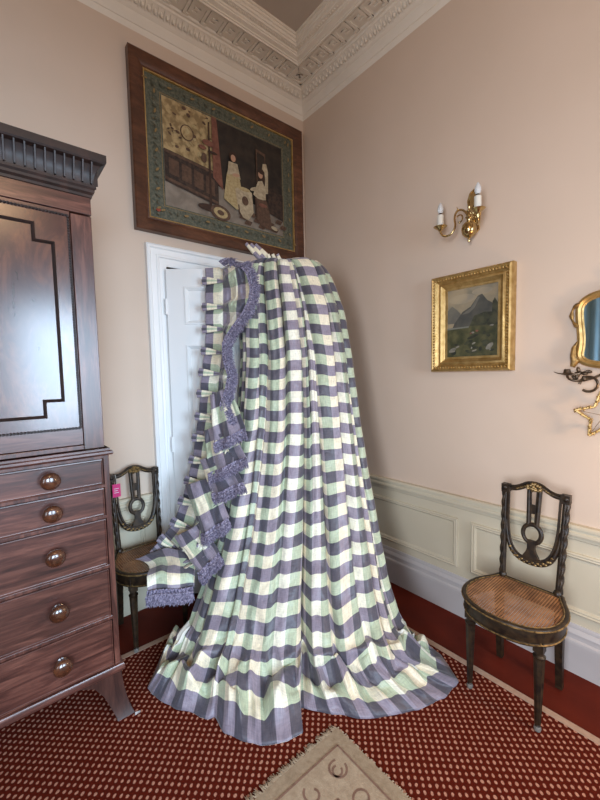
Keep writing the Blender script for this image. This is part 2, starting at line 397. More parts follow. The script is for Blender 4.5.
# lower carcass: sides, rails, back
mb = MB(); hw = HW+.004
for s in (-1, 1): wbox(mb, min(s*hw, s*(hw-.022)), fy, .20, max(s*hw, s*(hw-.022)), by, 1.165)
mb.box((-hw+.02, by-.02, .20), (hw-.02, by, 1.165)); mb.box((-hw+.02, fy, .20), (hw-.02, by-.02, .235))
dz = [(.238,.442),(.460,.672),(.690,.892),(.908,1.026),(1.042,1.150)]
for (a, b), (c, d) in zip(dz, dz[1:]): mb.box((-hw+.02, fy+.001, b+.001), (hw-.02, by-.05, c-.001))
mb.box((-hw+.02, fy, 1.151), (hw-.02, by-.02, 1.165))
mb.build('lower_carcass', M['mah_v'], press, bevel=.002)
mb = MB()
pr = [(.0,1.165),(.012,1.167),(.016,1.174),(.014,1.182),(.006,1.186),(.004,1.194),(.0,1.196)]
def around(mb, pr, w_, yf, yb):
    mb.loft([[(-w_-o, yb, z), (-w_-o, yf-o, z), (w_+o, yf-o, z), (w_+o, yb, z)] for o, z in pr], False)
around(mb, pr, hw, fy, by); mb.build('waist_moulding', M['mah_h'], press, smooth=30)
mb = MB()
around(mb, [(0,.235),(.010,.233),(.014,.226),(.014,.206),(.008,.200),(0,.198)], hw, fy, by)
mb.build('base_moulding', M['mah_h'], press, smooth=30)
# splayed bracket feet
for sx in (-1, 1):
    for yy, sy in ((fy, 1), (by, -1)):
        mb = MB(); secs = []
        for z, spl, wd in ((.2,.002,.17),(.17,.003,.11),(.12,.008,.080),(.06,.018,.062),(.02,.030,.054),(0,.038,.054)):
            xo = sx*(hw+spl); xi = sx*(hw-wd+spl*.6); yo = yy-sy*spl; yi = yy+sy*(wd*.9)
            secs.append([(xo,yo,z),(xi,yo,z),(xi,yi,z),(xo,yi,z)])
        mb.loft(secs, True, True); mb.build('foot', M['mah_foot'], press, smooth=35)
# drawers
for z0, z1 in dz:
    mb = MB(); x0, x1 = -hw+.026, hw-.026
    mb.box((x0, fy+.003, z0), (x1, by-.06, z1))
    frame(mb, rect(x0, z0, x1, z1), [(0,-.003),(0,.003),(.004,.0035),(.006,.0005),(.008,0)], lambda a, b, h: (a, fy+.001-h, b))
    mb.add([(x0+.008, fy+.001, z0+.008), (x1-.008, fy+.001, z0+.008), (x1-.008, fy+.001, z1-.008), (x0+.008, fy+.001, z1-.008)], [(0,1,2,3)])
    dr = mb.build('drawer', M['mah_h'], press)
    for s in (-1, 1):
        k = MB(); k.lathe([(0,0),(.022,0),(.024,.004),(.013,.010),(.013,.018),(.027,.026),(.034,.035),(.034,.041),(.026,.050),(.012,.054),(0,.055)], (s*.388, fy+.001, (z0+z1)/2+.004), (0,-1,0), 24)
        k.build('knob', M['knob'], dr, True)
# upper carcass
uw = HW-.006; uy = fy+.022
mb = MB()
for s in (-1, 1): mb.box((min(s*uw, s*(uw-.075)), uy, 1.196), (max(s*uw, s*(uw-.075)), uy+.03, 2.15)); mb.box((min(s*uw, s*(uw-.022)), uy+.03, 1.196), (max(s*uw, s*(uw-.022)), by, 2.2))
mb.box((-uw+.022, by-.02, 1.196), (uw-.022, by, 2.2)); mb.box((-uw+.075, uy+.004, 1.196), (uw-.075, by-.02, 1.215)); mb.box((-uw, uy, 2.165), (uw, by, 2.235))
mb.build('upper_carcass', M['mah_v'], press, bevel=.002)
mb = MB(); mb.box((-uw-.001, uy-.002, 2.157), (uw+.001, by, 2.225)); mb.build('frieze', M['mah_h'], press, bevel=.001)
# cornice with dentils
mb = MB()
around(mb, [(.0,2.222),(.006,2.226),(.006,2.236),(.014,2.244),(.014,2.254),(.020,2.262),(.020,2.272),(.012,2.276),(.014,2.300),(.022,2.325),(.036,2.345),(.052,2.352),(.056,2.358),(.056,2.386),(.0,2.388)], uw, uy, by)
mb.add([(-uw, uy, 2.389), (uw, uy, 2.389), (uw, by, 2.389), (-uw, by, 2.389)], [(0,1,2,3)])
x = -uw-.02
while x < uw+.03:
    mb.add([(x+a, uy-b, c) for a in (0, .005) for b, c in ((.008,2.276),(.024,2.276),(.036,2.310),(.050,2.350),(.020,2.350))], [(0,1,2,3,4),(9,8,7,6,5),(0,1,6,5),(1,2,7,6),(2,3,8,7)]); x += .031
y = uy-.01
while y < by-.04:
    for s in (-1, 1): mb.box((min(s*(uw+.008), s*(uw+.030)), y, 2.276), (max(s*(uw+.008), s*(uw+.030)), y+.005, 2.345))
    y += .031
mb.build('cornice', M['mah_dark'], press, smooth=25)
# doors
for s in (-1, 1):
    x0, x1 = (0.002, uw-.077) if s == 1 else (-uw+.077, -.002)
    z0, z1 = 1.218, 2.155
    f = lambda a, b, h: (a, uy+.004-h, b)
    mb = MB()
    zf0, zf1, xf0, xf1 = 1.285, 2.140, x0+.012, x1-.004
    mb.prism(rect(x0, z0, x1, z1), f, -.022, 0)
    d = mb.build('door', M['mah_h'], press, bevel=.001)
    mb = MB(); mb.prism(rect(xf0, zf0, xf1, zf1), f, 0, .0015); mb.build('veneer_panel', M['flame'], d)
    mb = MB()
    fr = rect(xf0, zf0, xf1, zf1)
    frame(mb, fr, [(0,.0),(0,.005),(.006,.005),(.006,.001)], f)
    # rope bead round the field
    def beads(p, q, st=.0105):
        L_ = math.dist(p, q); n_ = int(L_/st)
        for i in range(n_):
            t = (i+.5)/n_; mb.blob(f(p[0]+(q[0]-p[0])*t, p[1]+(q[1]-p[1])*t, .005), .0058, 5, 3)
    ip = inset(fr, .003)
    for i in range(4): beads(ip[i], ip[(i+1) % 4])
    # inner moulding with stepped corners
    a0, a1, b0, b1 = xf0+.052, xf1-.052, zf0+.052, zf1-.052; k = .062; q = .062
    poly = [(a0+k,b0),(a1-k,b0),(a1-k,b0+q),(a1,b0+q),(a1,b1-q),(a1-k,b1-q),(a1-k,b1),(a0+k,b1),(a0+k,b1-q),(a0,b1-q),(a0,b0+q),(a0+k,b0+q)]
    frame(mb, poly, [(0,.001),(.001,.007),(.005,.010),(.010,.006),(.013,.001)], f)
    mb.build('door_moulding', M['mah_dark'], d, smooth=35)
    if s == 1:
        k = MB(); k.lathe([(.009,0),(.010,.003),(.004,.004)], f(x0+.03, 1.70, 0), (0,-1,0), 12); k.build('escutcheon', M['brass'], d)

# ------------------------------------------------------------------ cane-seat salon chairs
def cane_mat():
    m, nt, b = newmat('woven_cane'); L = nt.links.new
    tc = N(nt, 'ShaderNodeTexCoord'); sp = N(nt, 'ShaderNodeSeparateXYZ'); L(tc.outputs['Object'], sp.inputs[0])
    def wv(src, k, ph=0):
        a = N(nt, 'ShaderNodeMath', operation='MULTIPLY_ADD'); L(src, a.inputs[0]); a.inputs[1].default_value = k; a.inputs[2].default_value = ph
        s = N(nt, 'ShaderNodeMath', operation='SINE'); L(a.outputs[0], s.inputs[0]); return s.outputs[0]
    k = 2*PI/.0115
    mxn = N(nt, 'ShaderNodeMath', operation='MAXIMUM'); L(wv(sp.outputs[0], k), mxn.inputs[0]); L(wv(sp.outputs[1], k), mxn.inputs[1])
    gt = N(nt, 'ShaderNodeMath', operation='GREATER_THAN'); L(mxn.outputs[0], gt.inputs[0]); gt.inputs[1].default_value = -.25
    L(gt.outputs[0], b.inputs['Alpha'])
    no = N(nt, 'ShaderNodeTexNoise'); no.inputs['Scale'].default_value = 14; L(tc.outputs['Object'], no.inputs['Vector'])
    r = ramp(nt, [(.3, (.22,.10,.045)), (.7, (.50,.25,.11))]); L(no.outputs[0], r.inputs[0])
    r2 = ramp(nt, [(.35, (.35,.35,.35)), (.9, (1.1,1.1,1.1))]); L(mxn.outputs[0], r2.inputs[0])
    mx = N(nt, 'ShaderNodeMixRGB', blend_type='MULTIPLY'); mx.inputs[0].default_value = .8; L(r.outputs[0], mx.inputs[1]); L(r2.outputs[0], mx.inputs[2])
    L(mx.outputs[0], b.inputs['Base Color']); b.inputs['Roughness'].default_value = .4
    return m
M['cane'] = cane_mat()
M['chairwood'] = mat('dark_antiqued_gilt_wood', (.010,.006,.004), (.052,.030,.013), 38, .42, .15, bump=.25, bscale=70, lo=.35, hi=.75)
M['chairgold'] = mat('rubbed_gilt_edge', (.07,.042,.016), (.34,.22,.085), 60, .38, .5, bump=.4, bscale=120, lo=.35, hi=.65)
def cb(p0, p1, p2, p3, n=10):
    return [tuple((1-t)**3*a+3*(1-t)**2*t*b+3*(1-t)*t*t*c+t**3*d for a, b, c, d in zip(p0, p1, p2, p3)) for t in [i/n for i in range(n+1)]]
def make_chair():
    root = empty('salon_chair')
    # seat outline (half), y: -front +back
    half = cb((0,-.238,0),(.12,-.238,0),(.210,-.17,0),(.210,-.045,0),10)[:-1]+cb((.210,-.045,0),(.210,.05,0),(.160,.09,0),(.146,.155,0),8)
    out = [(x, y) for x, y, z in half]+[(-x, y) for x, y, z in half[::-1][:-1]]
    out = out[:-0] if False else out
    # counter-clockwise
    def area2(p): return sum(p[i-1][0]*p[i][1]-p[i][0]*p[i-1][1] for i in range(len(p)))
    if area2(out) < 0: out = out[::-1]
    f = lambda a, b, h: (a, b, h)
    mb = MB()
    frame(mb, out, [(.022,.435),(.022,.448),(.020,.452),(.010,.455),(.003,.452),(0,.445),(.002,.437),(.010,.432),(.010,.395),(.014,.388),(.010,.384),(.012,.376),(.022,.376),(.022,.435)], f)
    st = mb.build('seat_frame', M['chairwood'], root, smooth=40)
    mb = MB()
    lp = inset(out, .0195); mb.tube([(a, b, .452) for a, b in lp], .0030, 6, True)
    lp = inset(out, .001); mb.tube([(a, b, .446) for a, b in lp], .0035, 6, True)
    lp = inset(out, .010)
    mb.tube([(a, b, .384) for a, b in lp], .0030, 5, True)
    mb.build('gilt_edging', M['chairgold'], st, True)
    mb = MB(); ip = inset(out, .021)
    n = len(ip); mb.add([(a, b, .447) for a, b in ip], [tuple(range(n))]); mb.build('cane_seat', M['cane'], root)
    # front legs: square block, ring, fluted taper, ball foot
    def leg(x, y, sx, front=True):
        mb = MB()
        if front:
            mb.box((x-.019, y-.019, .345), (x+.019, y+.019, .432))
            pr = [(.0,.0),(.011,.0),(.014,.010),(.011,.022),(.009,.026),(.012,.032),(.0125,.038)]
            mb.lathe([(r, z) for r, z in pr], (x, y, 0), (0,0,1), 14)
            K = 14; pts = [(x, y, .038+(.315-.038)*i/K) for i in range(K+1)]
            mb.tube(pts, [.0115+.0085*i/K for i in range(K+1)], 24, prof=lambda a, i: 1+.09*math.cos(8*a))
            mb.lathe([(.018,.313),(.023,.318),(.024,.325),(.017,.332),(.018,.345)], (x, y, 0), (0,0,1), 16)
        else:
            secs = []
            for z, dy, r in ((.43,-.008,.019),(.30,-.004,.017),(.15,.004,.015),(.03,.014,.0135),(0,.017,.0135)):
                secs.append([(x+a*r, y+dy+b*r, z) for a, b in ((-1,-1),(1,-1),(1,1),(-1,1))])
            mb.loft(secs, True, True)
        l = mb.build('leg', M['chairwood'], root, smooth=40)
        if front:
            g = MB(); g.blob((x, y-.021, .39), (.013,.004,.013), 10, 4)
            for k in range(6): g.blob((x+.011*math.cos(k*PI/3), y-.022, .39+.011*math.sin(k*PI/3)), .0045, 6, 3)
            g.build('rosette', M['chairgold'], l, True)
            g = MB(); g.lathe([(0,-.0005),(.0115,0),(.0145,.010),(.0115,.021),(0,.022)], (x, y, 0), (0,0,1), 12); g.build('foot_tip', M['tip'], l, True)
    for s in (-1, 1): leg(s*.142, -.146, s); leg(s*.132, .148, s, False)
    # back
    BP = lambda x, z: (x*.92, .150+(z-.44)*.10, z-max(0, z-.44)*.025)
    for s in (-1, 1):
        mb = MB(); K = 60; pts = [BP(s*(.128+.012*i/K), .42+(.895-.42)*i/K) for i in range(K+1)]
        mb.tube([pts[0], pts[3], pts[-1]], .0115, 8)
        def tw(a, i): return 1+.22*math.cos(2*(a-i*.42))
        off = [(p[0]+s*.0085, p[1], p[2]) for p in pts[5:]]
        mb.tube(off, .0105, 12, prof=tw)
        x, y, z = BP(s*.140, .905); mb.box((x-.018, y-.016, z-.022), (x+.018, y+.016, z+.018))
        mb.blob((x+s*.003, y-.016, z), (.012,.005,.012), 8, 4)
        x, y, z = BP(s*.130, .455); mb.blob((x, y-.004, z), (.020,.018,.022), 10, 5)
        mb.build('back_post', M['chairwood'], root, smooth=50)
    mb = MB()
    tr = cb((-.135,0,.908),(-.10,0,.898),(-.075,0,.912),(-.045,0,.930),10)+cb((-.045,0,.930),(-.02,0,.944),(.02,0,.944),(.045,0,.930),8)[1:]+cb((.045,0,.930),(.075,0,.912),(.10,0,.898),(.135,0,.908),10)[1:]
    mb.tube([BP(x, z) for x, _, z in tr], .0115, 8)
    mb.tube([(BP(x, z)[0], BP(x, z)[1]-.009, z+.004) for x, _, z in tr], .004, 6)
    tp = mb.build('top_rail', M['chairwood'], root, smooth=50)
    g = MB()
    rnd = random.Random(3)
    for i in range(26):
        a = rnd.uniform(0, 2*PI); r = rnd.uniform(0, 1)**.5
        x, y, z = BP(.034*r*math.cos(a), .932+.018*r*math.sin(a)); g.blob((x, y-.012-.006*(1-r), z), rnd.uniform(.006,.010), 7, 4)
    for s in (-1, 1):
        for t in range(5):
            x, y, z = BP(s*(.042+t*.010), .931-t*.005); g.blob((x, y-.011, z), (.007,.004,.004), 6, 3)
    g.build('carved_crest', M['chairgold'], tp, True)
    mb = MB()
    U = cb((-.128,0,.74),(-.122,0,.64),(-.10,0,.585),(-.05,0,.568),12)+cb((-.05,0,.568),(-.02,0,.558),(.02,0,.558),(.05,0,.568),8)[1:]+cb((.05,0,.568),(.10,0,.585),(.122,0,.64),(.128,0,.74),12)[1:]
    mb.tube([BP(x, z) for x, _, z in U], [.008+.008*math.sin(PI*i/(len(U)-1)) for i in range(len(U))], 8)
    # inner bead running up the posts
    inner = [(-.121, .895)]+[(x*.915, z+.010) for x, _, z in U]+[(.121, .895)]
    mb.tube([(BP(x, z)[0], BP(x, z)[1]-.008, z) for x, z in inner], .0060, 6)
    lr = mb.build('lower_rail', M['chairwood'], root, smooth=50)
    g = MB()
    for i in range(len(U)):
        if 7 <= i <= len(U)-8:
            x, y, z = BP(U[i][0], U[i][2]); g.blob((x, y-.013, z+(.004 if i % 2 else -.005)), (.0075,.004,.006), 7, 4)
    g.build('carving', M['chairgold'], lr, True)
    mb = MB()
    for s in (-1, 1):
        mb.tube([BP(s*.026, .925), BP(s*.023, .83), BP(s*.020, .745)], .0100, 8)
        mb.tube([(s*.014, BP(0, .9)[1]-.003, .92), (s*.011, BP(0, .83)[1]-.003, .83), (s*.010, BP(0,.745)[1]-.003, .745)], .004, 6)
    mb.box((-.012, BP(0,.80)[1]-.004, .79), (.012, BP(0,.80)[1]+.004, .835))
    ring = [BP(.044*math.cos(2*PI*k/28), .700+.047*math.sin(2*PI*k/28)) for k in range(28)]; mb.tube(ring, .0100, 8, True)
    ring = [(a*.82, b-.006, .700+(c-.700)*.82) for a, b, c in ring]; mb.tube(ring, .0035, 6, True)
    secs = []
    for z, wd in ((.662,.016),(.645,.017),(.625,.016),(.605,.022),(.585,.034),(.572,.040)):
        y = BP(0, z)[1]; secs.append([(-wd, y-.010, z), (wd, y-.010, z), (wd, y+.008, z), (-wd, y+.008, z)])
    mb.loft(secs, True, True)
    mb.build('back_splat', M['chairwood'], root, smooth=50)
    return root
def copy_tree(o, parent=None):
    c = o.copy(); COL.objects.link(c)
    if parent: c.parent = parent
    for ch in list(o.children): copy_tree(ch, c)
    return c
ch1 = make_chair(); ch1.location = (-.352, -1.838, .008); ch1.rotation_euler = (0,0,-PI/2)
ch2 = copy_tree(ch1); ch2.location = (-1.488, -.255, 0); ch2.rotation_euler = (0,0,math.radians(2))
ch1.location.z = .0
ch1.location.z = .009
ch2.location.z = .009
tag(ch1, 'dark gilt carved chair with empty brown cane seat against the pale panelling', 'chair', 'pair of carved cane chairs')
tag(ch2, 'dark gilt carved chair between mahogany press and white door, frilled fabric lying on its seat', 'chair', 'pair of carved cane chairs')
# price tag
tg = tag(empty('price_tag', (-1.620, -.150, .86)), 'small bright pink price tag tied to the back of the chair by the door', 'tag')
mb = MB(); mb.box((-.022, -.0015, -.055), (.022, .0015, .022)); mb.build('card', M['tagpink'], tg, bevel=.001)
mb = MB(); mb.tube([(0,-.001,.018),(.003,.004,.045),(.002,.02,.072),(0,.037,.076)], .0011, 5); mb.build('string', M['string'], tg)
mb = MB(); [mb.box((-.014, -.0022, -.006-.012*i), (.012-.006*(i % 2), -.0016, -.003-.012*i)) for i in range(3)]; mb.build('handwriting', M['paper'], tg)

# ------------------------------------------------------------------ checked curtain
CELL = .0625
across = Vector((.769, -.639, 0)); toward = Vector((-.6392, -.7690, 0))
LV = [  # z, left silhouette, right silhouette, bulge towards the room
 (2.235, (-.760,-.380), (-.490,-.605), .05), (2.225, (-.812,-.340), (-.450,-.645), .09), (2.17, (-.832,-.327), (-.412,-.685), .11), (2.08, (-.852,-.320), (-.386,-.722), .12), (1.90, (-.877,-.341), (-.356,-.780), .14),
 (1.60, (-.900,-.375), (-.345,-.835), .16), (1.20, (-.965,-.410), (-.360,-.911), .18), (.90, (-1.047,-.434), (-.378,-.988), .20),
 (.60, (-1.155,-.476), (-.413,-1.091), .22), (.35, (-1.288,-.545), (-.481,-1.214), .24), (.18, (-1.409,-.603), (-.523,-1.337), .24), (.075, (-1.50,-.635), (-.530,-1.43), .20)]
HEM = [(-115,-1.45,-.42),(-90,-1.655,-.69),(-75,-1.636,-.80),(-55,-1.535,-1.007),(-49,-1.51,-1.035),(-45,-1.475,-1.04),(-41,-1.488,-1.13),(-25,-1.405,-1.283),(-12,-1.31,-1.345),(-4,-1.235,-1.355),(0,-1.205,-1.29),(3,-1.165,-1.25),(6,-1.135,-1.32),(11,-1.09,-1.378),(25,-.98,-1.495),(45,-.781,-1.612),(62,-.642,-1.652),(78,-.505,-1.645),(92,-.407,-1.492),(105,-.394,-1.30),(115,-.45,-1.12)]
NU, NVs = 900, 240
PH0, PH1 = -112, 112
phi = np.linspace(PH0, PH1, 2600)
def valleys(frac):   # (phi, width, depth) ; frac 0 top .. 1 bottom
    f = frac
    f = frac
    V = [(-78,3,.04,.01),(-62,3,.06,.02),(-43+3*f,3,.10,.04),(-27-6*f,2.6,.055*(1-.5*f),-.02),(-12,2.4,.055*(1-f),.015),(0+2.5*f,3.2,.15,.055),(12-3*f,2.4,.06*(1-f),.02),(25-3*f,3,.10,-.04),(38,2.5,.07*(1-.6*f),.02),(53-2*f,3.2,.105,.045),(70,3,.07,-.02),(86,4,.05,.01),(-92,4,.06,0)]
    return V
def level_curve(z, L, R, bulge, frac):
    L = np.array(L); R = np.array(R); Mx = (L+R)/2; H = (R-L)/2
    a = H/np.linalg.norm(H); t = np.array([a[1], -a[0]])
    if t@np.array([toward.x, toward.y]) < 0: t = -t
    ph = np.radians(phi)
    tail = np.where(np.abs(phi) > 90, (np.abs(phi)-90)/22., 0)
    base = Mx[None,:]+np.sin(ph)[:,None]*H[None,:]+(bulge*np.cos(ph)*np.where(np.cos(ph) < 0, .9, 1))[:,None]*t[None,:]
    nrm = np.sin(ph)[:,None]*a[None,:]+np.cos(ph)[:,None]*t[None,:]
    d = np.zeros_like(phi)
    amp = 1.15-.55*frac 
    tg = np.zeros_like(phi)
    for c, wd, dp, lip in valleys(frac):
        d -= dp*amp*np.exp(-((phi-c)/wd)**2); sgn = 1 if lip > 0 else -1
        tg += lip*amp*np.exp(-((phi-(c-sgn*wd*1.1))/(wd*1.0))**2)
        d += .30*abs(lip)*amp*np.exp(-((phi-(c-sgn*wd*2.2))/(wd*1.8))**2)
    fine = .0120*(1-frac)**.7+.003
    q = (phi-PH0)/(PH1-PH0); d += .010*np.cos(2*PI*(2.6*q+.2))
    d += fine*np.cos(2*PI*(17*q+.35*np.sin(9*q)))+.5*fine*np.cos(2*PI*(31*q+.6*np.sin(5*q+2)))
    d += (.004+.005*frac)*np.cos(2*PI*(7.3*q+.3*np.sin(4*q+frac*2.5)))
    tan = np.cos(ph)[:,None]*a[None,:]-np.sin(ph)[:,None]*t[None,:]
    return base+nrm*d[:,None]+tan*tg[:,None]
def resample(c, n):
    s = np.concatenate([[0], np.cumsum(np.linalg.norm(np.diff(c, axis=0), axis=1))])
    # keep folds at fixed angles half way: blend equal-arc with equal-angle sampling
    u = np.linspace(0, 1, n); arc = s/s[-1]; ang = np.linspace(0, 1, len(c)); mixp = .8*arc+.2*ang
    return np.stack([np.interp(u, mixp, c[:,k]) for k in range(2)], 1), s[-1], np.interp(u, mixp, s), mixp
rows = []; zr = []; BD = []
for z, L, R, b in LV:
    frac = min(1, max(0, (2.2-z)/2.1))
    c, tot, _, mp_ = resample(level_curve(z, L, R, b, frac), NU); rows.append(c); zr.append(z); BD.append([float(np.interp(v_[0], phi, mp_)) for v_ in sorted(valleys(frac))])
hp = np.array([(a, x, y) for a, x, y in HEM])
hx = np.interp(phi, hp[:,0], hp[:,1]); hy = np.interp(phi, hp[:,0], hp[:,2])
ker = np.hanning(41); ker /= ker.sum()
hx = np.convolve(np.pad(hx, 20, 'edge'), ker, 'valid'); hy = np.convolve(np.pad(hy, 20, 'edge'), ker, 'valid')
hem, htot, hs, _ = resample(np.stack([hx, hy], 1), NU)
last = rows[-1]
mid1 = last*.62+hem*.38; mid2 = last*.28+hem*.72
# top closing over the door: shrink to a ridge
rows = rows+[mid1, mid2, hem]; zr = zr+[.045, .025, .012]
K = len(rows); RW = np.array(rows); ZR = np.array(zr)
cf = RW[:, NU//2-60:NU//2+60].mean(1)
dl = np.sqrt((np.diff(cf, axis=0)**2).sum(1)+np.diff(ZR)**2); S = np.concatenate([[0], np.cumsum(dl)])
sv = np.linspace(0, S[-1], NVs)
def smooth_interp(vals):
    out = np.stack([np.interp(sv, S, vals[:,i]) for i in range(vals.shape[1])], 1)
    k = np.hanning(13); k /= k.sum()
    pad = np.concatenate([2*out[:1]-out[6:0:-1], out, 2*out[-1:]-out[-2:-8:-1]])
    return np.stack([np.convolve(pad[:,i], k, 'valid') for i in range(out.shape[1])], 1)
GX = smooth_interp(RW[:,:,0]); GY = smooth_interp(RW[:,:,1]); GZ = smooth_interp(ZR[:,None].repeat(1, 1))[:,0]
cm = MB(); vs = []
uarc = hs/CELL
u0 = np.interp(0, [0], [0])
VLEN = (S[-1]-sv)/CELL
for j in range(NVs):
    for i in range(NU):
        x, y, z = GX[j,i], GY[j,i], GZ[j]
        q = i/(NU-1)
        n1 = noise.noise(Vector((q*16, sv[j]*4.2, 3.1))); n2 = noise.noise(Vector((q*40, sv[j]*13, 9.7)))
        n3 = noise.noise(Vector((q*22+sv[j]*1.5, sv[j]*9, 1.3)))
        fl = max(0, min(1, (.34-z)/.25)); 
        sv_l = S[-1]-sv[j]
        rg = 1-2.6*abs(noise.noise(Vector((q*15+sv[j]*.8, sv[j]*3.3-q*3, 12.1)))); rg2 = 1-2.6*abs(noise.noise(Vector((q*30-sv[j]*1.6, sv[j]*5.5+q*6, 2.1))))
        edge = min(1, sv_l/.10)                       # zero at hem
        side = min(1, q/.05, (1-q)/.05)
        out = n1*.013+n2*.006+n3*(.007+.034*fl*edge)+.012*edge*noise.noise(Vector((q*60, sv[j]*2.0, 6)))*(.3+fl)+rg*(.004+.016*fl*edge)+rg2*(.003+.010*fl*edge)
        x += toward.x*out*side; y += toward.y*out*side
        if z < .20:
            z += (max(0, n1+.2)*.085+abs(n3)*.075+n2*.016+max(0, rg)*.028+max(0, rg2)*.014)*edge*min(1, (.20-z)/.10)
        z = max(z+n2*.003, .0105+.006*min(1, sv_l/.02)) if z < .6 else z
        if sv[j] < .06: z += .008*n2
        vs.append((x, y, z))
fs = [(j*NU+i, (j+1)*NU+i, (j+1)*NU+i+1, j*NU+i+1) for j in range(NVs-1) for i in range(NU-1)]
cm.v = vs; cm.f = fs; cm.mi = [0]*len(fs)
cur = tag(empty('curtain', (-.62, -.46, 0)), 'floor-length purple, cream and green checked curtain hung over the open white door', 'curtain')
UPAN = uarc
def with_uv(o, uvf):
    me = o.data; l = me.uv_layers.new(name='UVMap'); uv = np.empty(len(me.loops)*2, dtype=np.float32)
    vi = np.empty(len(me.loops), dtype=np.int32); me.loops.foreach_get('vertex_index', vi)
    uv[0::2] = uvf[vi, 0]; uv[1::2] = uvf[vi, 1]; l.data.foreach_set('uv', uv)
cl = cm.build('drape', [M['check'], M['lining']], None, True, recalc=False)
UVc = np.zeros((len(vs), 2), dtype=np.float32)
BDm = np.array(BD+[BD[-1]]*3); POFF = [0,.3,-.25,.35,-.1,.4,-.3,.15,-.35,.25,-.2,.3,-.3,.1]
for j in range(NVs):
    sh = np.array([.55*noise.noise(Vector((i/NU*9, sv[j]*.5, 5)))+.25*noise.noise(Vector((i/NU*30, sv[j]*1.2, 8)))-1.1*max(0, (i/NU-.62)) for i in range(NU)])
    qi = np.arange(NU)/(NU-1); bl = [np.interp(sv[j], S, BDm[:,k]) for k in range(BDm.shape[1])]; po = np.full(NU, POFF[0])
    for k, b_ in enumerate(bl): po = po+(POFF[k+1]-POFF[k])/(1+np.exp(-(qi-b_)/.004))
    sh = sh+po*.8
    UVc[j*NU:(j+1)*NU, 0] = 100+(uarc-uarc[NU//2])*1.0; UVc[j*NU:(j+1)*NU, 1] = VLEN[j]+sh*min(1, VLEN[j]/3)
with_uv(cl, UVc)
md = cl.modifiers.new('lining', 'SOLIDIFY'); md.thickness = .003; md.offset = -1; md.material_offset = 1; md.material_offset_rim = 1
def reparent(o, par):
    o.parent = par; o.matrix_parent_inverse = Matrix.Translation(par.location).inverted()
reparent(cl, cur)
# bunched heading over the top of the door
mb = MB(); TOPN = 60
for k in range(5):
    pass
top = []
for r_ in range(4):
    lp = []
    for i in range(TOPN):
        q = int(i*(NU-1)/(TOPN-1)); c = np.array([-.615, -.455]); p = np.array([GX[0,q], GY[0,q]]); t = [1, .8, .5, .05][r_]
        pp = c*(1-t)+p*t; lp.append((pp[0], pp[1], vs[q][2]+[0, .008, .012, .010][r_]+.006*noise.noise(Vector((q*.05, r_, 2)))*(r_ > 0)))
    top.append(lp)
mb.loft(top, False); tc = mb.build('gathered_top', M['check'], None, True, recalc=False)
uvt = np.zeros((4*TOPN, 2), dtype=np.float32)
for r_ in range(4):
    for i in range(TOPN): uvt[r_*TOPN+i] = (100+(uarc[int(i*(NU-1)/(TOPN-1))]-uarc[NU//2]), VLEN[0]+r_*1.2)
with_uv(tc, uvt); reparent(tc, cur)
# finger pleats of the heading poking up at the left shoulder
def finger(p0, p1, r, name='heading_pleat', par=None, phase=0.0, bend=(0,0,0)):
    mb = MB(); P0_, P1_ = Vector(p0), Vector(p1); K_ = 9; nn = 10
    pts = [P0_.lerp(P1_, i/K_)+Vector(bend)*math.sin(PI*i/K_) for i in range(K_+1)]
    mb.tube(pts, [r*(.75+.35*math.sin(PI*min(1, i/K_+.15))) for i in range(K_+1)], nn)
    o = mb.build(name, M['check'], None, True)
    uvf = np.zeros((len(mb.v), 2), dtype=np.float32)
    for i in range(K_+1):
        for k in range(nn): uvf[i*nn+k] = (100.2+k*.05, phase+i/K_*(P1_-P0_).length/CELL)
    with_uv(o, uvf); reparent(o, par); return o
for k in range(3):
    b = Vector((-.735, -.412, 2.235))+across*.030*k+toward*.03; finger(b, b-across*.095+Vector((0,0,.105-.004*k)), .0150, par=cur, phase=4+k*.3)
for k in range(3):
    b = Vector((-.690, -.475, 2.19))+across*.03*k; finger(b, b-across*.030+toward*.03+Vector((0,0,.075)), .014, par=cur, phase=2+k*.4)
for k in range(4):
    b = Vector((-.60, -.53, 2.205))+across*.055*k; finger(b-across*.03, b+across*.03, .017, par=cur, phase=1+k*.5, bend=(0,0,.012))

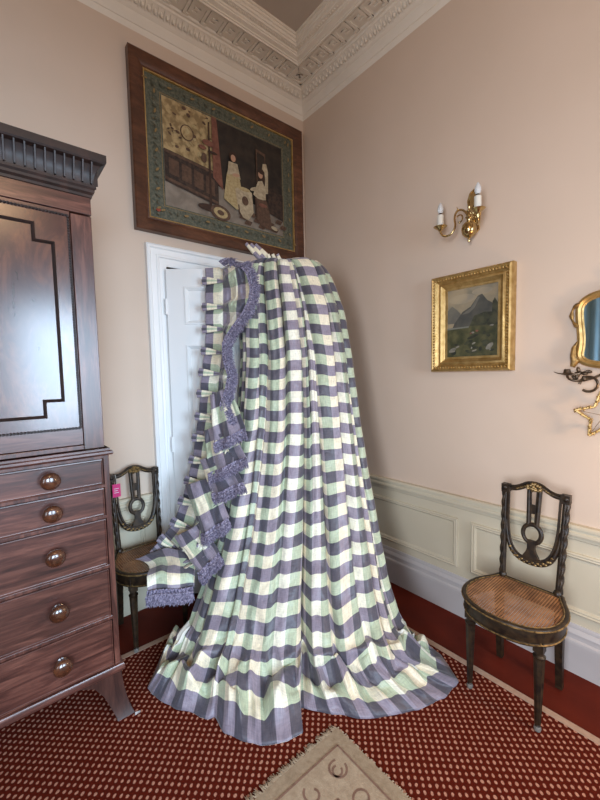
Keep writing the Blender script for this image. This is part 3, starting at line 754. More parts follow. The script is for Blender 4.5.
# ------------------------------------------------------------------ frilled valance hung beside the curtain
HP = [(0,-1.033,-.211,2.200),(.07,-1.045,-.219,1.998),(.14,-1.054,-.225,1.851),(.21,-1.062,-.231,1.709),(.28,-1.090,-.234,1.562),(.34,-1.112,-.240,1.441),(.41,-1.130,-.251,1.295),(.48,-1.157,-.254,1.164),(.56,-1.190,-.267,1.011),(.64,-1.231,-.272,.873),(.71,-1.283,-.291,.756),(.79,-1.343,-.304,.632),(.88,-1.440,-.311,.545),(1,-1.500,-.315,.500)]
FR = [(0,-.984,-.332,2.159),(.01,-.949,-.398,2.193),(.02,-.917,-.464,2.189),(.035,-.892,-.513,2.157),(.05,-.878,-.543,2.1),(.075,-.869,-.559,2.009),(.1,-.883,-.554,1.931),(.13,-.916,-.522,1.843),(.16,-.962,-.465,1.762),(.2,-.999,-.428,1.684),(.25,-1.01,-.454,1.592),(.3,-1.003,-.495,1.494),(.35,-1.028,-.496,1.398),(.4,-1.056,-.48,1.321),(.44,-1.061,-.533,1.259),(.48,-1.054,-.585,1.18),(.52,-1.077,-.598,1.12),(.56,-1.11,-.561,1.084),(.6,-1.11,-.617,1.04),(.64,-1.105,-.638,.986),(.67,-1.147,-.595,.939),(.70,-1.175,-.525,.883),(.74,-1.171,-.61,.843),(.77,-1.21,-.584,.777),(.80,-1.252,-.528,.72),(.83,-1.271,-.572,.64),(.86,-1.268,-.633,.573),(.90,-1.301,-.624,.53),(.94,-1.340,-.614,.50),(1.0,-1.374,-.600,.49)]
def ip(tab, t):
    a = np.array(tab); return Vector([float(np.interp(t, a[:,0], a[:,k])) for k in (1,2,3)])
def ips(tab, t, w_=.012):
    return (ip(tab, max(0, t-w_))+ip(tab, t)*2+ip(tab, min(1, t+w_)))/4
NT, NW = 420, 70
PLT = [.03,.07+.035,.175,.245,.31,.375,.445,.515,.585,.655,.72,.79,.865]
PLT = [.035,.10,.168,.235,.30,.365,.435,.505,.575,.645,.712,.785,.86]
band = .115
vv = []; uvv = []
for i in range(NT):
    t = i/(NT-1); h = ips(HP, t, .02); f_ = ips(FR, t, .006)
    dh = (ips(HP, min(1, t+.01), .02)-ips(HP, max(0, t-.01), .02)).normalized()
    perp = dh.cross(toward); perp = perp if perp.dot(across) > 0 else -perp; perp.normalize()
    near = min(abs(t-p) for p in PLT)
    knot = h+perp*band+toward*(.02)
    # pull towards nearest pleat in the fanned part
    pn = min(PLT, key=lambda p: abs(t-p)); hk = ips(HP, t*.45+pn*.55, .02)+perp*band+toward*.02
    pinch = math.exp(-(near/.010)**2)
    for k in range(NW):
        w_ = k/(NW-1)
        if w_ < .3:
            q = w_/.3; p = h.lerp(knot, q)
            out = .016*(1-pinch)*(math.sin(PI*min(1, near/.034)*.5)) - .006*pinch
            p = p+toward*out*(1 if q < .8 else 1-(q-.8)*2)
            if q > .85: p = p.lerp(hk, (q-.85)/.15*.8)
        else:
            q = (w_-.3)/.7; ks = knot.lerp(hk, .8*(1-q)**1.2) ; ks = ks+(f_-knot)*0
            p = ks.lerp(f_, q)
            out = .030*math.sin(PI*q)+.034*math.cos(2*PI*(t-.035)/.0676)*(1-.8*q)*min(1, q*6)+.022*noise.noise(Vector((t*46, q*3, 4)))*min(1, q*4)+.016*(1-2.5*abs(noise.noise(Vector((t*30+q*2, q*5, 8)))))*min(1, q*4)
            p = p+toward*out
        vv.append(p)
        seglen = (f_-knot).length
        uvv.append((200+t*1.80/CELL*1.15, (.12+w_/.3*1.9) if w_ < .3 else 2.02+(w_-.3)/.7*max(seglen, .12)/CELL))
val = tag(empty('valance', (-1.15, -.35, 0)), 'pinch-pleated checked valance with purple frilled edge, hanging from the door down onto the chair seat', 'valance')
mb = MB(); mb.v = [tuple(p) for p in vv]; mb.f = [(i*NW+k, i*NW+k+1, (i+1)*NW+k+1, (i+1)*NW+k) for i in range(NT-1) for k in range(NW-1)]; mb.mi = [0]*len(mb.f)
vo = mb.build('swag', [M['check'], M['lining']], None, True, recalc=False); with_uv(vo, np.array(uvv, dtype=np.float32))
md = vo.modifiers.new('lining', 'SOLIDIFY'); md.thickness = .003; md.offset = 0
reparent(vo, val)
# pinch pleats: three pressed fingers each
for t in PLT:
    h = ips(HP, t, .02); dh = (ips(HP, min(1, t+.02))-ips(HP, max(0, t-.02))).normalized()
    perp = dh.cross(toward); perp = perp if perp.dot(across) > 0 else -perp; perp.normalize()
    mb = MB(); uvf = []
    for k in (-1, 0, 1):
        pts = [h-perp*(.016-.004*abs(k))+dh*.017*k+toward*.035, h+perp*.03+dh*.013*k+toward*.040, h+perp*.08+dh*.008*k+toward*.034, h+perp*(band+.004)+dh*.003*k+toward*.030]
        b0 = len(mb.v); mb.tube(pts, [.0100,.0092,.0065,.005], 8)
        for i2, q in enumerate((.5, 1.2, 2.0, 2.6)):
            for _ in range(8): uvf.append((201.3+k, q))
    mb.blob(h+perp*(band+.006)+toward*.030, .010, 8, 5); uvf += [(200.5, 0.5)]*(len(mb.v)-len(uvf))
    o = mb.build('pinch_pleat', M['check'], None, True); with_uv(o, np.array(uvf, dtype=np.float32)); reparent(o, val)
# end of the valance lying on the chair seat and over its edge
PT = [[(-1.582,-.314,.480),(-1.512,-.356,.505),(-1.439,-.390,.520),(-1.381,-.464,.520),(-1.329,-.560,.515)],
      [(-1.541,-.424,.475),(-1.502,-.454,.482),(-1.452,-.495,.490),(-1.406,-.550,.488),(-1.358,-.611,.470)],
      [(-1.583,-.530,.470),(-1.539,-.565,.476),(-1.488,-.585,.472),(-1.437,-.620,.462),(-1.378,-.640,.440)],
      [(-1.592,-.560,.405),(-1.550,-.600,.415),(-1.500,-.622,.408),(-1.448,-.645,.400),(-1.390,-.660,.395)]]
pa = np.array(PT); mb = MB(); NA, NB = 50, 50; uvf = []
def pev(r, c):
    def bas(t, n):   # Catmull-Rom
        i = min(int(t), n-2); f = t-i; idx = [max(0, i-1), i, i+1, min(n-1, i+2)]
        return idx, [(-f+2*f*f-f**3)/2, (2-5*f*f+3*f**3)/2, (f+4*f*f-3*f**3)/2, (-f*f+f**3)/2]
    a, wa = bas(r, 4); b, wb = bas(c, 5); p = np.zeros(3)
    for i, x in zip(a, wa):
        for j, y in zip(b, wb): p += x*y*pa[i, j]
    return Vector(p)
for i in range(NA):
    for j in range(NB):
        r = i/(NA-1)*3; c = j/(NB-1)*4; p = pev(r, c)
        p = p+toward*(.010*math.cos(c*2.6+.4)*min(1, r*.5)+.006*noise.noise(Vector((c*1.6, r*1.4, 2))))+Vector((0,0,.010*noise.noise(Vector((c*1.2, r*1.2, 7)))*(r < 2.2)))
        mb.v.append(tuple(p)); uvf.append((300.3+c*.95, r*1.55))
mb.f = [(i*NB+j, i*NB+j+1, (i+1)*NB+j+1, (i+1)*NB+j) for i in range(NA-1) for j in range(NB-1)]; mb.mi = [0]*len(mb.f)
o = mb.build('end_flap', M['check'], None, True, recalc=False); with_uv(o, np.array(uvf, dtype=np.float32))
md = o.modifiers.new('lining', 'SOLIDIFY'); md.thickness = .003; reparent(o, val)
# fringe: gathered braid and thousands of short threads along the free edge
rnd = random.Random(5)
def fringe(path, outs, width, n_th, name):
    mb = MB(); nP = len(path); loops = []
    for k in range(6):
        q = k/5; lp = []
        for i, (p, o_) in enumerate(zip(path, outs)):
            rip = .011*math.sin(i*1.35+k*.4)+.008*noise.noise(Vector((i*.35, k*.8, 3)))
            lp.append(p+o_*(width*(.80*q-.18))+toward*(.012+rip*(.3+q)))
        loops.append(lp)
    mb.loft(loops, False)
    for i in range(n_th):
        s = rnd.uniform(0, nP-1.001); a = int(s); f = s-a
        p = path[a].lerp(path[a+1], f); o_ = outs[a].lerp(outs[a+1], f).normalized()
        q0 = rnd.uniform(.05, .65); ln = width*rnd.uniform(.22, .42)
        b = p+o_*width*q0+toward*(.016+rnd.uniform(-.004, .012))
        tw = Vector((rnd.uniform(-1,1), rnd.uniform(-1,1), rnd.uniform(-1,1)))*.35
        e = b+(o_+tw+Vector((0,0,-.25))).normalized()*ln+toward*rnd.uniform(-.002,.008)
        side = (e-b).cross(toward).normalized()*rnd.uniform(.0010,.0020)
        mb.add([b-side, b+side, e+side*.5, e-side*.5], [(0,1,2,3)])
    o = mb.build(name, M['fringe'], None, recalc=False); md = o.modifiers.new('thick', 'SOLIDIFY'); md.thickness = .0012
    reparent(o, val)
    g = MB()
    for off in (.010,):
        pp = [p+o_*off+toward*.024 for p, o_ in zip(path, outs)]
        for i in range(0, nP-2, 2): g.tube([pp[i], pp[i+1]], .0016, 4)
    g = g.build('stitching', M['stitch'], None); reparent(g, o)
NP = 330; path = []; outs = []
for i in range(NP):
    t = i/(NP-1); p = ips(FR, t, .006); h = ips(HP, t, .02)
    tg_ = (ips(FR, min(1, t+.012), .008)-ips(FR, max(0, t-.012), .008)).normalized()
    n_ = tg_.cross(toward).normalized()
    if n_.dot(p-h) < 0: n_ = -n_
    o_ = (n_*.75+(p-h).normalized()*.25+Vector((0,0,-.12))).normalized()
    outs.append(o_); path.append(p-o_*.035+toward*.022)
sm = []
for i in range(NP):
    a = Vector((0,0,0))
    for k in range(-7, 8): a += outs[max(0, min(NP-1, i+k))]
    sm.append(a.normalized())
NF = 152; fringe(path[:NF], sm[:NF], .064, 3800, 'fringe')
path = [pev(2.98, c/60*4)+toward*.006 for c in range(61)]
fringe(path, [Vector((0,0,-1)) for _ in path], .070, 1800, 'fringe')
# short flounces overlapping below the main edge
def flounce(A, B, C, D, phase):
    # A,B top edge, D,C bottom edge (fringed)
    mb = MB(); n = 26; uvf = []
    for i in range(n):
        for j in range(n):
            a = i/(n-1); b = j/(n-1); p = A.lerp(B, b).lerp(D.lerp(C, b), a)+toward*(.018*math.sin(b*PI)+.016*math.cos(b*11+phase)*(.3+a*.7)+.012*(1-2.5*abs(noise.noise(Vector((b*4+phase, a*2, 3))))))
            mb.v.append(tuple(p)); uvf.append((phase+b*3.2, 4.1+a*2.9))
    mb.f = [(i*n+j, i*n+j+1, (i+1)*n+j+1, (i+1)*n+j) for i in range(n-1) for j in range(n-1)]; mb.mi = [0]*len(mb.f)
    o = mb.build('flounce', M['check'], None, True, recalc=False); with_uv(o, np.array(uvf, dtype=np.float32)); md = o.modifiers.new('l', 'SOLIDIFY'); md.thickness = .003; reparent(o, val)
    pth = [D.lerp(C, k/24)+toward*(.012+.018*math.sin(k/24*PI)+.016*math.cos(k/24*11+phase)) for k in range(25)]
    dn = ((D+C)/2-(A+B)/2).normalized()
    fringe(pth, [dn]*25, .060, 1000, 'fringe')
V3 = Vector
flounce(V3((-1.120,-.38,1.38)), V3((-1.030,-.47,1.43)), V3((-1.030,-.64,1.19)), V3((-1.150,-.48,1.10)), .3)
flounce(V3((-1.165,-.38,1.17)), V3((-1.06,-.48,1.22)), V3((-1.060,-.69,1.04)), V3((-1.205,-.50,.93)), 1.4)
flounce(V3((-1.21,-.40,1.00)), V3((-1.10,-.50,1.06)), V3((-1.095,-.71,.91)), V3((-1.225,-.57,.83)), 2.2)
flounce(V3((-1.30,-.38,.86)), V3((-1.18,-.50,.92)), V3((-1.180,-.68,.72)), V3((-1.300,-.57,.62)), 3.3)
flounce(V3((-1.40,-.44,.60)), V3((-1.28,-.50,.66)), V3((-1.235,-.66,.53)), V3((-1.36,-.655,.46)), 4.1)

# ------------------------------------------------------------------ large framed picture over the door
def quadpic(name, layers, f, par, dh=.0012):
    mb = MB(); mats = []
    for i, (mt, poly) in enumerate(layers):
        if mt not in mats: mats.append(mt)
        mb.cur = mats.index(mt)
        if sum(poly[k-1][0]*poly[k][1]-poly[k][0]*poly[k-1][1] for k in range(len(poly))) < 0: poly = poly[::-1]
        n = len(poly); h = dh*i*.5
        mb.add([f(a, b, h) for a, b in poly], [tuple(range(n))])
    o = mb.build(name, mats, par, recalc=False)
    return o
def ell(cx_, cy_, rx, ry, n=14, a=0): return [(cx_+rx*math.cos(2*PI*k/n)*math.cos(a)-ry*math.sin(2*PI*k/n)*math.sin(a), cy_+rx*math.cos(2*PI*k/n)*math.sin(a)+ry*math.sin(2*PI*k/n)*math.cos(a)) for k in range(n)]
pm = lambda n, a, b=None, s=40, lo=.35, hi=.65: mat('print_'+n, a, b, s, .55, lo=lo, hi=hi)
PG = pm('green', (.050,.058,.040), (.125,.125,.085), 70); PC = pm('tapestry', (.22,.15,.065), (.42,.31,.15), 22, .42, .6); PD = pm('dark', (.010,.007,.005), (.030,.020,.013), 14)
PW = pm('panel', (.014,.008,.006), (.05,.028,.018), 50); PF = pm('floor', (.16,.13,.10), (.25,.21,.165), 12); PL = pm('cream', (.30,.24,.15), (.46,.38,.25), 45); PS = pm('skin', (.42,.24,.15)); PH = pm('hair', (.035,.015,.008))
PBR = pm('brown', (.06,.030,.018), (.11,.06,.035), 50); PR = pm('redbrown', (.13,.045,.028), (.20,.08,.05), 40); PY = pm('yellow', (.32,.24,.11), (.44,.35,.18), 60); PGL = mat('print_gold_line', (.25,.17,.07), None, rough=.4, metal=.3); PRED = pm('red', (.35,.06,.03))
pA = tag(empty('framed_picture', (-.73, -.02, 2.944)), 'large dark wood framed picture of two seated women in pale dresses, above the door', 'picture')
W2, H2 = 1.345/2, 1.062/2
fp = lambda a, b, h: (a, -h, b)
mb = MB(); frame(mb, rect(-W2,-H2,W2,H2), [(0,-.018),(0,.030),(.008,.036),(.050,.030),(.078,.018),(.086,.019),(.090,.012),(.092,.004),(.092,-.018)], fp, True)
mb.build('picture_frame', M['pic_oak'], pA, smooth=25)
mb = MB(); frame(mb, rect(-W2+.088,-H2+.088,W2-.088,H2-.088), [(0,.010),(.0,.016),(.007,.014),(.010,.004)], fp); mb.build('gilt_slip', M['gold'], pA, smooth=30)
w1, h1 = W2-.094, H2-.094
w0, h0 = w1-.105, h1-.100
def T(u, v): return (-w0+2*w0*u, -h0+2*h0*v)
L_ = [(PG, rect(-w1,-h1,w1,h1)), (PGL, rect(-w0-.012,-h0-.012,w0+.012,h0+.012)), (PG, rect(-w0-.008,-h0-.008,w0+.008,h0+.008)), (PF, rect(-w0,-h0,w0,h0))]
def lay(m, pts): L_.append((m, [T(*p) for p in pts]))
def layp(m, e): L_.append((m, [T(*p) for p in e]))
lay(PD, [(.38,.34),(1,.20),(1,1),(.38,1)]); lay(PC, [(0,.52),(.37,.46),(.37,1),(0,1)])
for k in range(34):
    x, y = rnd.uniform(.02,.35), rnd.uniform(.55,.97); layp(PBR if k % 3 else PY, ell(x, y, rnd.uniform(.006,.02), rnd.uniform(.006,.02), 9, rnd.uniform(0,3)))
layp(PBR, ell(.17,.74,.05,.075,20)); layp(PC, ell(.17,.74,.042,.066,20)); layp(PY, ell(.17,.76,.018,.03,12))
lay(PW, [(0,.22),(.40,.12),(.40,.46),(0,.52)]); lay(PBR, [(0,.49),(.40,.43),(.40,.455),(0,.515)]); lay(PBR, [(0,.24),(.40,.14),(.40,.165),(0,.265)])
for k in range(4): lay(PBR, [(.03+k*.09,.30-k*.025),(.10+k*.09,.285-k*.025),(.10+k*.09,.43-k*.018),(.03+k*.09,.45-k*.018)])
lay(PR, [(.36,.40),(.44,.30),(.40,1),(.36,1)]); lay(PW, [(.84,.22),(1,.16),(1,.46),(.84,.50)]); lay(PBR, [(.74,.25),(.83,.22),(.83,.85),(.74,.87)])
lay(PD, [(.75,.28),(.82,.26),(.82,.82),(.75,.84)])
for k in range(7):
    for j in range(3):
        if (k+j) % 2: lay(PBR, [(.55+k*.065+j*.02,.02+j*.05),(.605+k*.065+j*.02,.01+j*.05),(.625+k*.065+j*.02,.055+j*.05),(.57+k*.065+j*.02,.065+j*.05)])
# stand, platter
lay(PH, [(.322,.10),(.342,.10),(.340,.93),(.330,.93)]); layp(PH, ell(.33,.08,.10,.035)); layp(PR, ell(.33,.72,.05,.03)); layp(PR, ell(.28,.66,.03,.02)); layp(PH, ell(.36,.64,.04,.015)); layp(PBR, ell(.29,.56,.02,.05))
layp(PBR, ell(.41,.06,.085,.075,18,-.5)); layp(PY, ell(.41,.06,.06,.05,16,-.5)); layp(PBR, ell(.41,.06,.03,.026,12,-.5))
# left figure
lay(PY, [(.44,.22),(.47,.48),(.50,.60),(.56,.60),(.585,.45),(.62,.20),(.55,.14)]); lay(PL, [(.475,.48),(.49,.62),(.565,.62),(.59,.47),(.54,.50)]); layp(PH, ell(.53,.68,.033,.055)); layp(PS, ell(.53,.665,.021,.037)); layp(PS, ell(.55,.50,.035,.018,10,.3))
# cloth-covered table
lay(PL, [(.54,.36),(.60,.40),(.69,.37),(.70,.16),(.65,.06),(.60,.08),(.56,.16)]); layp(PY, ell(.62,.38,.055,.022)); layp(PBR, ell(.625,.26,.03,.05)); lay(PBR, [(.57,.10),(.58,.10),(.57,.20),(.56,.20)])
# right figure and chair
lay(PL, [(.80,.40),(.845,.42),(.85,.66),(.835,.74),(.80,.73),(.79,.66)]); layp(PH, ell(.79,.56,.03,.11)); lay(PL, [(.70,.36),(.75,.52),(.79,.54),(.82,.46),(.82,.34),(.76,.32)]); layp(PS, ell(.775,.60,.022,.040)); layp(PH, ell(.785,.635,.030,.026)); layp(PL, ell(.71,.42,.045,.018,10,.6))
lay(PBR, [(.72,.33),(.83,.33),(.86,.18),(.88,.02),(.78,-.0+.03),(.72,.12)]); lay(PH, [(.72,.12),(.735,.12),(.73,.32),(.715,.32)]); layp(PL, ell(.90,.05,.035,.02,10,-.4)); layp(PR, ell(.79,.27,.04,.02))
L_.append((PRED, [(-w1+.05+x, -h1+.05+y) for x, y in ell(0,0,.014,.011)]))
for k in range(90):      # running leaf scroll on the border
    s = k/90*4; e = int(s); q = s-e; a, b = [( -w1+2*w1*q, h1-.05),(w1-.05, h1-2*h1*q),(w1-2*w1*q, -h1+.05),(-w1+.05, -h1+2*h1*q)][e]
    L_.append((PGL if k % 3 == 0 else PG, ell(a, b, .016, .007, 8, k*1.1)))
quadpic('print', L_, lambda a, b, h: (a, -.003-h, b), pA, .00035)

# ------------------------------------------------------------------ gold framed landscape
pB = tag(empty('framed_picture', (-.004, -1.450, 1.775), -PI/2), 'small gold framed mountain landscape painting on the right-hand wall under the brass light', 'picture')
W3, H3 = .232, .282
mb = MB(); frame(mb, rect(-W3,-H3,W3,H3), [(0,0),(0,.040),(.005,.052),(.013,.058),(.021,.052),(.030,.036),(.042,.026),(.047,.030),(.055,.032),(.060,.026),(.070,.018),(.074,.013),(.086,.013),(.088,.004),(.088,0)], fp, True)
g0 = mb.build('picture_frame', M['gold'], pB, smooth=30)
mb = MB()
for (a, b), (c, d) in zip(inset(rect(-W3,-H3,W3,H3), .0245), inset(rect(-W3,-H3,W3,H3), .0245)[1:]+inset(rect(-W3,-H3,W3,H3), .0245)[:1]):
    n_ = int(math.dist((a,b),(c,d))/.0165)
    for i in range(n_): mb.blob((a+(c-a)*(i+.5)/n_, -.050, b+(d-b)*(i+.5)/n_), .0072, 6, 4)
mb.build('beading', M['gold'], g0, True)
w5, h5 = W3-.087, H3-.087
K1 = pm('sky', (.19,.17,.12), (.33,.26,.16), 9); K2 = pm('hill_far', (.10,.095,.08), (.15,.14,.11), 14); K3 = pm('hill', (.045,.047,.042), (.085,.08,.062), 14); K4 = pm('meadow', (.030,.034,.012), (.095,.088,.035), 20); K5 = pm('fore', (.015,.018,.010), (.06,.06,.03), 25); K6 = pm('lake', (.16,.16,.13)); K7 = pm('cloud', (.24,.21,.155), (.36,.29,.185), 10)
K8 = pm('stone', (.13,.12,.095), (.26,.24,.19), 40)
L_ = [(K1, rect(-w5,-h5,w5,h5))]
def T(u, v): return (-w5+2*w5*u, -h5+2*h5*v)
layp(K7, ell(.3,.85,.28,.07)); layp(K7, ell(.7,.92,.2,.05)); 
lay(K2, [(0,.56),(.0,.70),(.10,.76),(.2,.70),(.32,.60),(.36,.5),(0,.5)]); lay(K3, [(.15,.50),(.32,.66),(.48,.72),(.62,.86),(.70,.88),(.80,.78),(.92,.72),(1,.70),(1,.42),(.1,.42)])
lay(K2, [(.30,.62),(.48,.70),(.62,.85),(.66,.84),(.56,.70),(.45,.63)]); lay(K5, [(.45,.42),(.55,.58),(.75,.62),(1,.60),(1,.38),(.5,.38)]); lay(K5, [(.88,.4),(.90,.75),(.94,.8),(1,.72),(1,.4)])
lay(K4, [(0,0),(1,0),(1,.42),(.5,.44),(0,.42)]); lay(K6, [(0,.41),(.45,.42),(.45,.44),(0,.435)])
for k in range(16): layp(K5, ell(rnd.random()*.9+.05, rnd.uniform(.03,.38), rnd.uniform(.03,.12), rnd.uniform(.01,.035), 10, rnd.uniform(-.3,.3)))
for k in range(7): layp(K8, ell(rnd.random()*.9+.05, rnd.uniform(.03,.2), rnd.uniform(.015,.05), rnd.uniform(.008,.018), 8, .3))
layp(K8, ell(.12,.10,.08,.03,10,.3)); layp(K8, ell(.86,.13,.08,.035,10,.5)); layp(PR, ell(.62,.36,.03,.014)); layp(K8, ell(.54,.34,.03,.014)); layp(PR, ell(.50,.33,.02,.012)); layp(K8, ell(.9,.42,.04,.012))
quadpic('painting', L_, lambda a, b, h: (a, -.008-h, b), pB, .0004)

# ------------------------------------------------------------------ brass wall light
sc = tag(empty('wall_light', (0, -1.455, 2.30), -PI/2), 'brass two-armed wall light with candle bulbs above the gold framed landscape', 'light')
mb = MB()
pl_ = [(-.030,-.02),(0,-.045),(.030,-.02),(.034,.05),(.026,.10),(.032,.15),(.020,.185),(0,.20),(-.020,.185),(-.032,.15),(-.026,.10),(-.034,.05)]
mb.prism(pl_, lambda a, b, h: (a, -h, b), 0, .010); mb.tube([(a, -.012, b) for a, b in pl_], .006, 6, True)
mb.build('back_plate', M['brass'], sc, True)
mb = MB(); mb.lathe([(0,-.075),(.006,-.072),(.008,-.064),(.004,-.058),(.008,-.050),(.022,-.044),(.036,-.028),(.041,-.005),(.036,.018),(.022,.034),(.012,.040),(.014,.052),(.022,.060),(.014,.070),(.012,.085),(.020,.092),(.008,.105),(.010,.115),(0,.122)], (0,-.062,-.02), (0,0,1), 24)
mb.tube([(0,0,.03),(0,-.03,.03),(0,-.062,.03)], .008, 8)
mb.build('ball_stem', M['brass'], sc, True)
def arm(s, oy):
    tipx, tipy = (-.150, -.10) if s < 0 else (.095, -.165)
    pts = cb((s*.006,-.062,.045),(s*.03,-.075,.12),(s*.09,-.085,.10),(s*.068,-.085,.02),12)+cb((s*.068,-.085,.02),(s*.062,-.09,-.05),(tipx,tipy,-.055),(tipx,tipy,.006),12)[1:]
    mb = MB(); mb.tube(pts, .0058, 8)
    mb.tube(cb((s*.06,-.085,.055),(s*.03,-.08,.08),(s*.015,-.08,.03),(s*.045,-.08,.022),10), .004, 6); mb.blob((s*.045,-.08,.022), .007)
    mb.tube([(s*.055,-.082,.092),(s*.062,-.083,.112)], [.004,.001], 6)
    a = mb.build('arm', M['brass'], sc, True)
    k = MB(); k.lathe([(0,.0),(.010,.002),(.016,.010),(.034,.022),(.038,.026),(.033,.026),(.012,.016),(0,.014)], (tipx, tipy, 0), (0,0,1), 20); k.build('drip_pan', M['brass'], a, True)
    k = MB(); k.lathe([(0,.014),(.0175,.014),(.0175,.088),(.014,.091),(0,.091)], (tipx, tipy, 0), (0,0,1), 16); k.build('candle_sleeve', M['candle'], a, 40)
    k = MB(); k.lathe([(0,.086),(.009,.088),(.010,.096),(.009,.100),(0,.102)], (tipx, tipy, 0), (0,0,1), 12); k.build('bulb_cap', M['iron'], a, True)
    k = MB(); k.lathe([(.007,.098),(.012,.104),(.0165,.118),(.015,.132),(.009,.148),(.003,.158),(0,.160)], (tipx, tipy, 0), (0,0,1), 16); k.build('bulb', M['bulb'], a, True)
m, nt, b = newmat('frosted_bulb'); b.inputs['Base Color'].default_value = (.82,.86,.88,1); b.inputs['Roughness'].default_value = .25; b.inputs['Transmission Weight'].default_value = .35; M['bulb'] = m
arm(-1, 0); arm(1, 0)

# ------------------------------------------------------------------ girandole mirror and hanging star
m, nt, b = newmat('mirror_glass'); b.inputs['Base Color'].default_value = (.75,.82,.86,1); b.inputs['Metallic'].default_value = 1; b.inputs['Roughness'].default_value = .03; M['mirror'] = m
mi = tag(empty('wall_mirror', (0, -2.112, 1.66), -PI/2), 'ornate gilt girandole mirror with dark candle arms at the right edge of the wall', 'mirror')
def cart(sx=1, sz=1):
    h = cb((0,0,.195),(.10,0,.19),(.155,0,.175),(.165,0,.115),10)[:-1]+cb((.165,0,.115),(.170,0,.05),(.145,0,-.02),(.160,0,-.09),10)[:-1]+cb((.160,0,-.09),(.165,0,-.155),(.10,0,-.165),(0,0,-.170),10)
    p = [(x, z) for x, _, z in h]; q = p+[(-x, z) for x, z in p[::-1][1:-1]]
    return [(a*sx, c*sz) for a, c in q][::-1]
cc = cart()
if sum(cc[k-1][0]*cc[k][1]-cc[k][0]*cc[k-1][1] for k in range(len(cc))) < 0: cc = cc[::-1]
mb = MB(); frame(mb, cc, [(0,0),(0,.022),(.006,.032),(.013,.034),(.019,.028),(.023,.025),(.027,.027),(.031,.024),(.033,.016),(.033,0)], fp, True)
mb.build('gilt_frame', M['gold'], mi, 50)
mb = MB(); ii = inset(cc, .031); mb.add([fp(a, b_, .018) for a, b_ in ii], [tuple(range(len(ii)))]); mb.build('mirror_glass', M['mirror'], mi)
def scroll(fn):
    mb = MB(); fn(mb); mb.build('scrollwork', M['gilt_dark'], mi, True)
for s in (-1, 1):
    scroll(lambda mb: mb.tube([(s*x, -.03, z) for x, _, z in cb((.150,0,.135),(.190,0,.12),(.184,0,.05),(.150,0,.03),12)], [.007+.003*math.sin(i*1.3) for i in range(13)], 7))
    scroll(lambda mb: mb.tube([(s*.150, -.025, -.035), (s*.164, -.030, -.065), (s*.166, -.032, -.10), (s*.158, -.032, -.13), (s*.168, -.032, -.155)], [.003,.010,.013,.018,.010], 8))
scroll(lambda mb: mb.blob((0,-.03,.205), (.04,.02,.02), 10, 5))
rr_ = random.Random(11)
for s in (-1, 1):
    mb = MB()
    mb.tube([(s*x, y, z) for x, y, z in cb((.03,-.02,-.17),(.09,-.06,-.23),(.17,-.10,-.235),(.165,-.12,-.19),12)], .0055, 7)
    mb.tube([(s*x, y, z) for x, y, z in cb((.10,-.06,-.175),(.15,-.08,-.20),(.20,-.08,-.19),(.232,-.07,-.178),10)], [.005]*5+[.004,.004,.003,.003,.002,.0015], 6)
    mb.tube([(s*(.095+.034*math.cos(t)), -.07, -.235+.034*math.sin(t)) for t in [k*.45 for k in range(13)]], .006, 7)
    for k in range(9): mb.blob((s*rr_.uniform(.09,.19), rr_.uniform(-.10,-.05), rr_.uniform(-.21,-.165)), (.015,.006,.008), 7, 4, Matrix.Rotation(rr_.uniform(0,3), 3, 'Y'))
    mb.lathe([(0,0),(.012,.002),(.022,.012),(.016,.014),(.012,.03),(0,.03)], (s*.165,-.12,-.195), (0,0,1), 12)
    mb.build('candle_arm', M['iron'], mi, True)
st = tag(empty('hanging_star', (-.06, -2.075, 1.285), -PI/2+.1), 'glittery gold star ornament hanging below the gilt mirror', 'ornament')
mb = MB(); pts = []
for k in range(10):
    a = PI/2+k*PI/5+.12; r = .108 if k % 2 == 0 else .052; pts.append((r*math.cos(a), 0, r*math.sin(a)))
for i in range(10):
    a, b_ = Vector(pts[i]), Vector(pts[(i+1) % 10]); mb.tube([a, b_], .006, 6)
    for k in range(16):
        p = a.lerp(b_, rr_.random())+Vector((rr_.uniform(-.006,.006), rr_.uniform(-.006,.006), rr_.uniform(-.006,.006))); mb.blob(p, rr_.uniform(.003,.006), 5, 3)
mb.build('star_outline', M['gold'], st)
mb = MB(); mb.tube([(0,0,.105),(.0,-.02,.16)], .0013, 5); mb.tube([pts[2], pts[7]], .001, 4); mb.tube([pts[4], pts[9]], .001, 4); mb.build('wire', M['gilt_dark'], st)

# ------------------------------------------------------------------ faded rug
M['rug'] = mat('faded_beige_weave', (.30,.22,.14), (.40,.31,.21), 60, .95, bump=.5, bscale=180, dist=.003)
M['rug2'] = mat('rug_border_weave', (.36,.27,.18), (.46,.36,.25), 50, .95, bump=.5, bscale=180, dist=.003)
M['rug3'] = mat('rug_field_grey', (.17,.14,.11), (.30,.25,.18), 22, .95, bump=.5, bscale=180, dist=.003)
M['rugline'] = mat('rug_motif_brown', (.20,.11,.075), (.28,.17,.12), 50, .95)
rug = tag(empty('rug', (-1.118, -1.435, .008)), 'faded beige tapestry rug with scrolled border and ragged fringe, at the bottom of the photo', 'rug')
RW_, RL = 1.25, 1.75     # extends to -x and -y
mb = MB(); mb.box((-RW_, -RL, 0), (0, 0, .008)); mb.build('rug_weave', M['rug'], rug)
mb = MB(); mb.box((-RW_+.055, -RL+.055, .0078), (-.055, -.055, .0090)); mb.build('rug_border', M['rug2'], rug)
mb = MB(); mb.box((-RW_+.19, -RL+.19, .0088), (-.19, -.19, .0100)); mb.build('rug_field', M['rug3'], rug)
mb = MB()
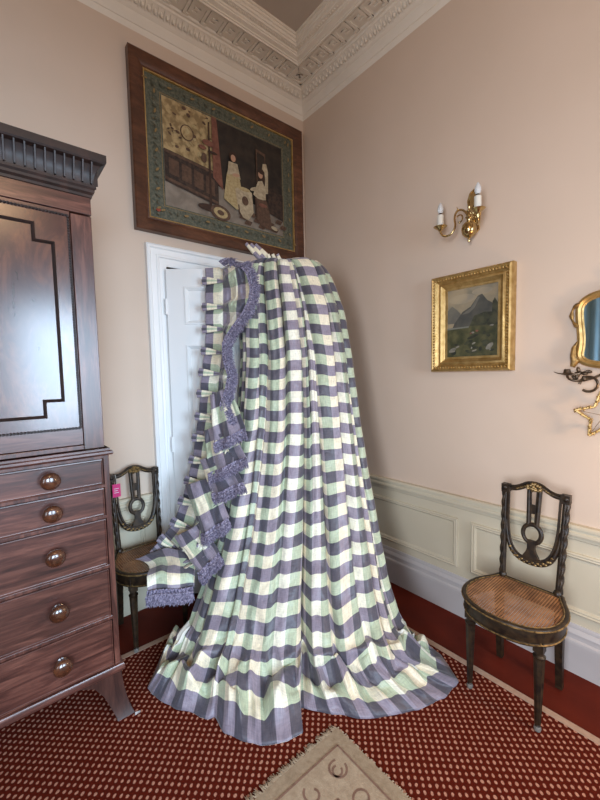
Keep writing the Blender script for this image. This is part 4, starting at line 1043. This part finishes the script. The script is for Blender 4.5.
def fl(p0, p1, w_=.0035, z=.0088):
    p0 = Vector((*p0, 0)); p1 = Vector((*p1, 0)); d = (p1-p0).normalized()*w_; n_ = Vector((-d.y, d.x, 0)); mb.add([p0-n_+V3((0,0,z+.001)), p1-n_+V3((0,0,z+.001)), p1+n_+V3((0,0,z+.001)), p0+n_+V3((0,0,z+.001))], [(0,1,2,3)])
for o_ in (.055, .19):
    r = [(-o_,-o_),(-RW_+o_,-o_),(-RW_+o_,-RL+o_),(-o_,-RL+o_)]
    for i in range(4): fl(r[i], r[(i+1) % 4], z=.0092)
def curl(cx_, cy_, a0, s=1):
    ps = []
    for k in range(15):
        t = k/14; a = a0+s*t*5.0; r = .036*(1-.55*t); ps.append((cx_+r*math.cos(a), cy_+r*math.sin(a)))
    for p, q in zip(ps, ps[1:]): fl(p, q, .0042, .0086)
k = 0; d = .12
while d < RL-.1:
    if d < RW_-.1: curl(-d, -.122, k*1.9, 1 if k % 2 else -1)
    curl(-.122, -d, k*1.9+1, -1 if k % 2 else 1); d += .125; k += 1
for k in range(22): curl(-rnd.uniform(.27, RW_-.27), -rnd.uniform(.27, RL-.27), rnd.uniform(0,6))
mb.build('scroll_motif', M['rugline'], rug, recalc=False)
mb = MB()
def frg(n_, side):
    for i in range(n_):
        s = rnd.random(); L0 = rnd.uniform(.010, .034)
        if side == 0: p = V3((-s*RW_, 0, .006)); dr_ = V3((rnd.uniform(-.5,.5), 1, 0))
        else: p = V3((0, -s*RL, .006)); dr_ = V3((1, rnd.uniform(-.5,.5), 0)); L0 *= .35
        e = p+dr_.normalized()*L0; e.z = .003; mb.tube([p, (p+e)/2+V3((0,0,.003)), e], [.0022,.0018,.0010], 4)
frg(650, 0); frg(420, 1)
mb.build('rug_fringe', M['rug2'], rug)
# scrap of paper by the press foot
mb = MB(); mb.add([(-.012,-.006,.0005),(.010,-.008,.004),(.013,.004,.001),(-.008,.007,.003)], [(0,1,2,3)])
o = mb.build('paper_scrap', M['paper'], recalc=False); o.location = (-1.735, -.80, .009); md = o.modifiers.new('t', 'SOLIDIFY'); md.thickness = .0006
tag(o, 'tiny pale paper scrap on the carpet by the front foot of the mahogany press', 'paper')
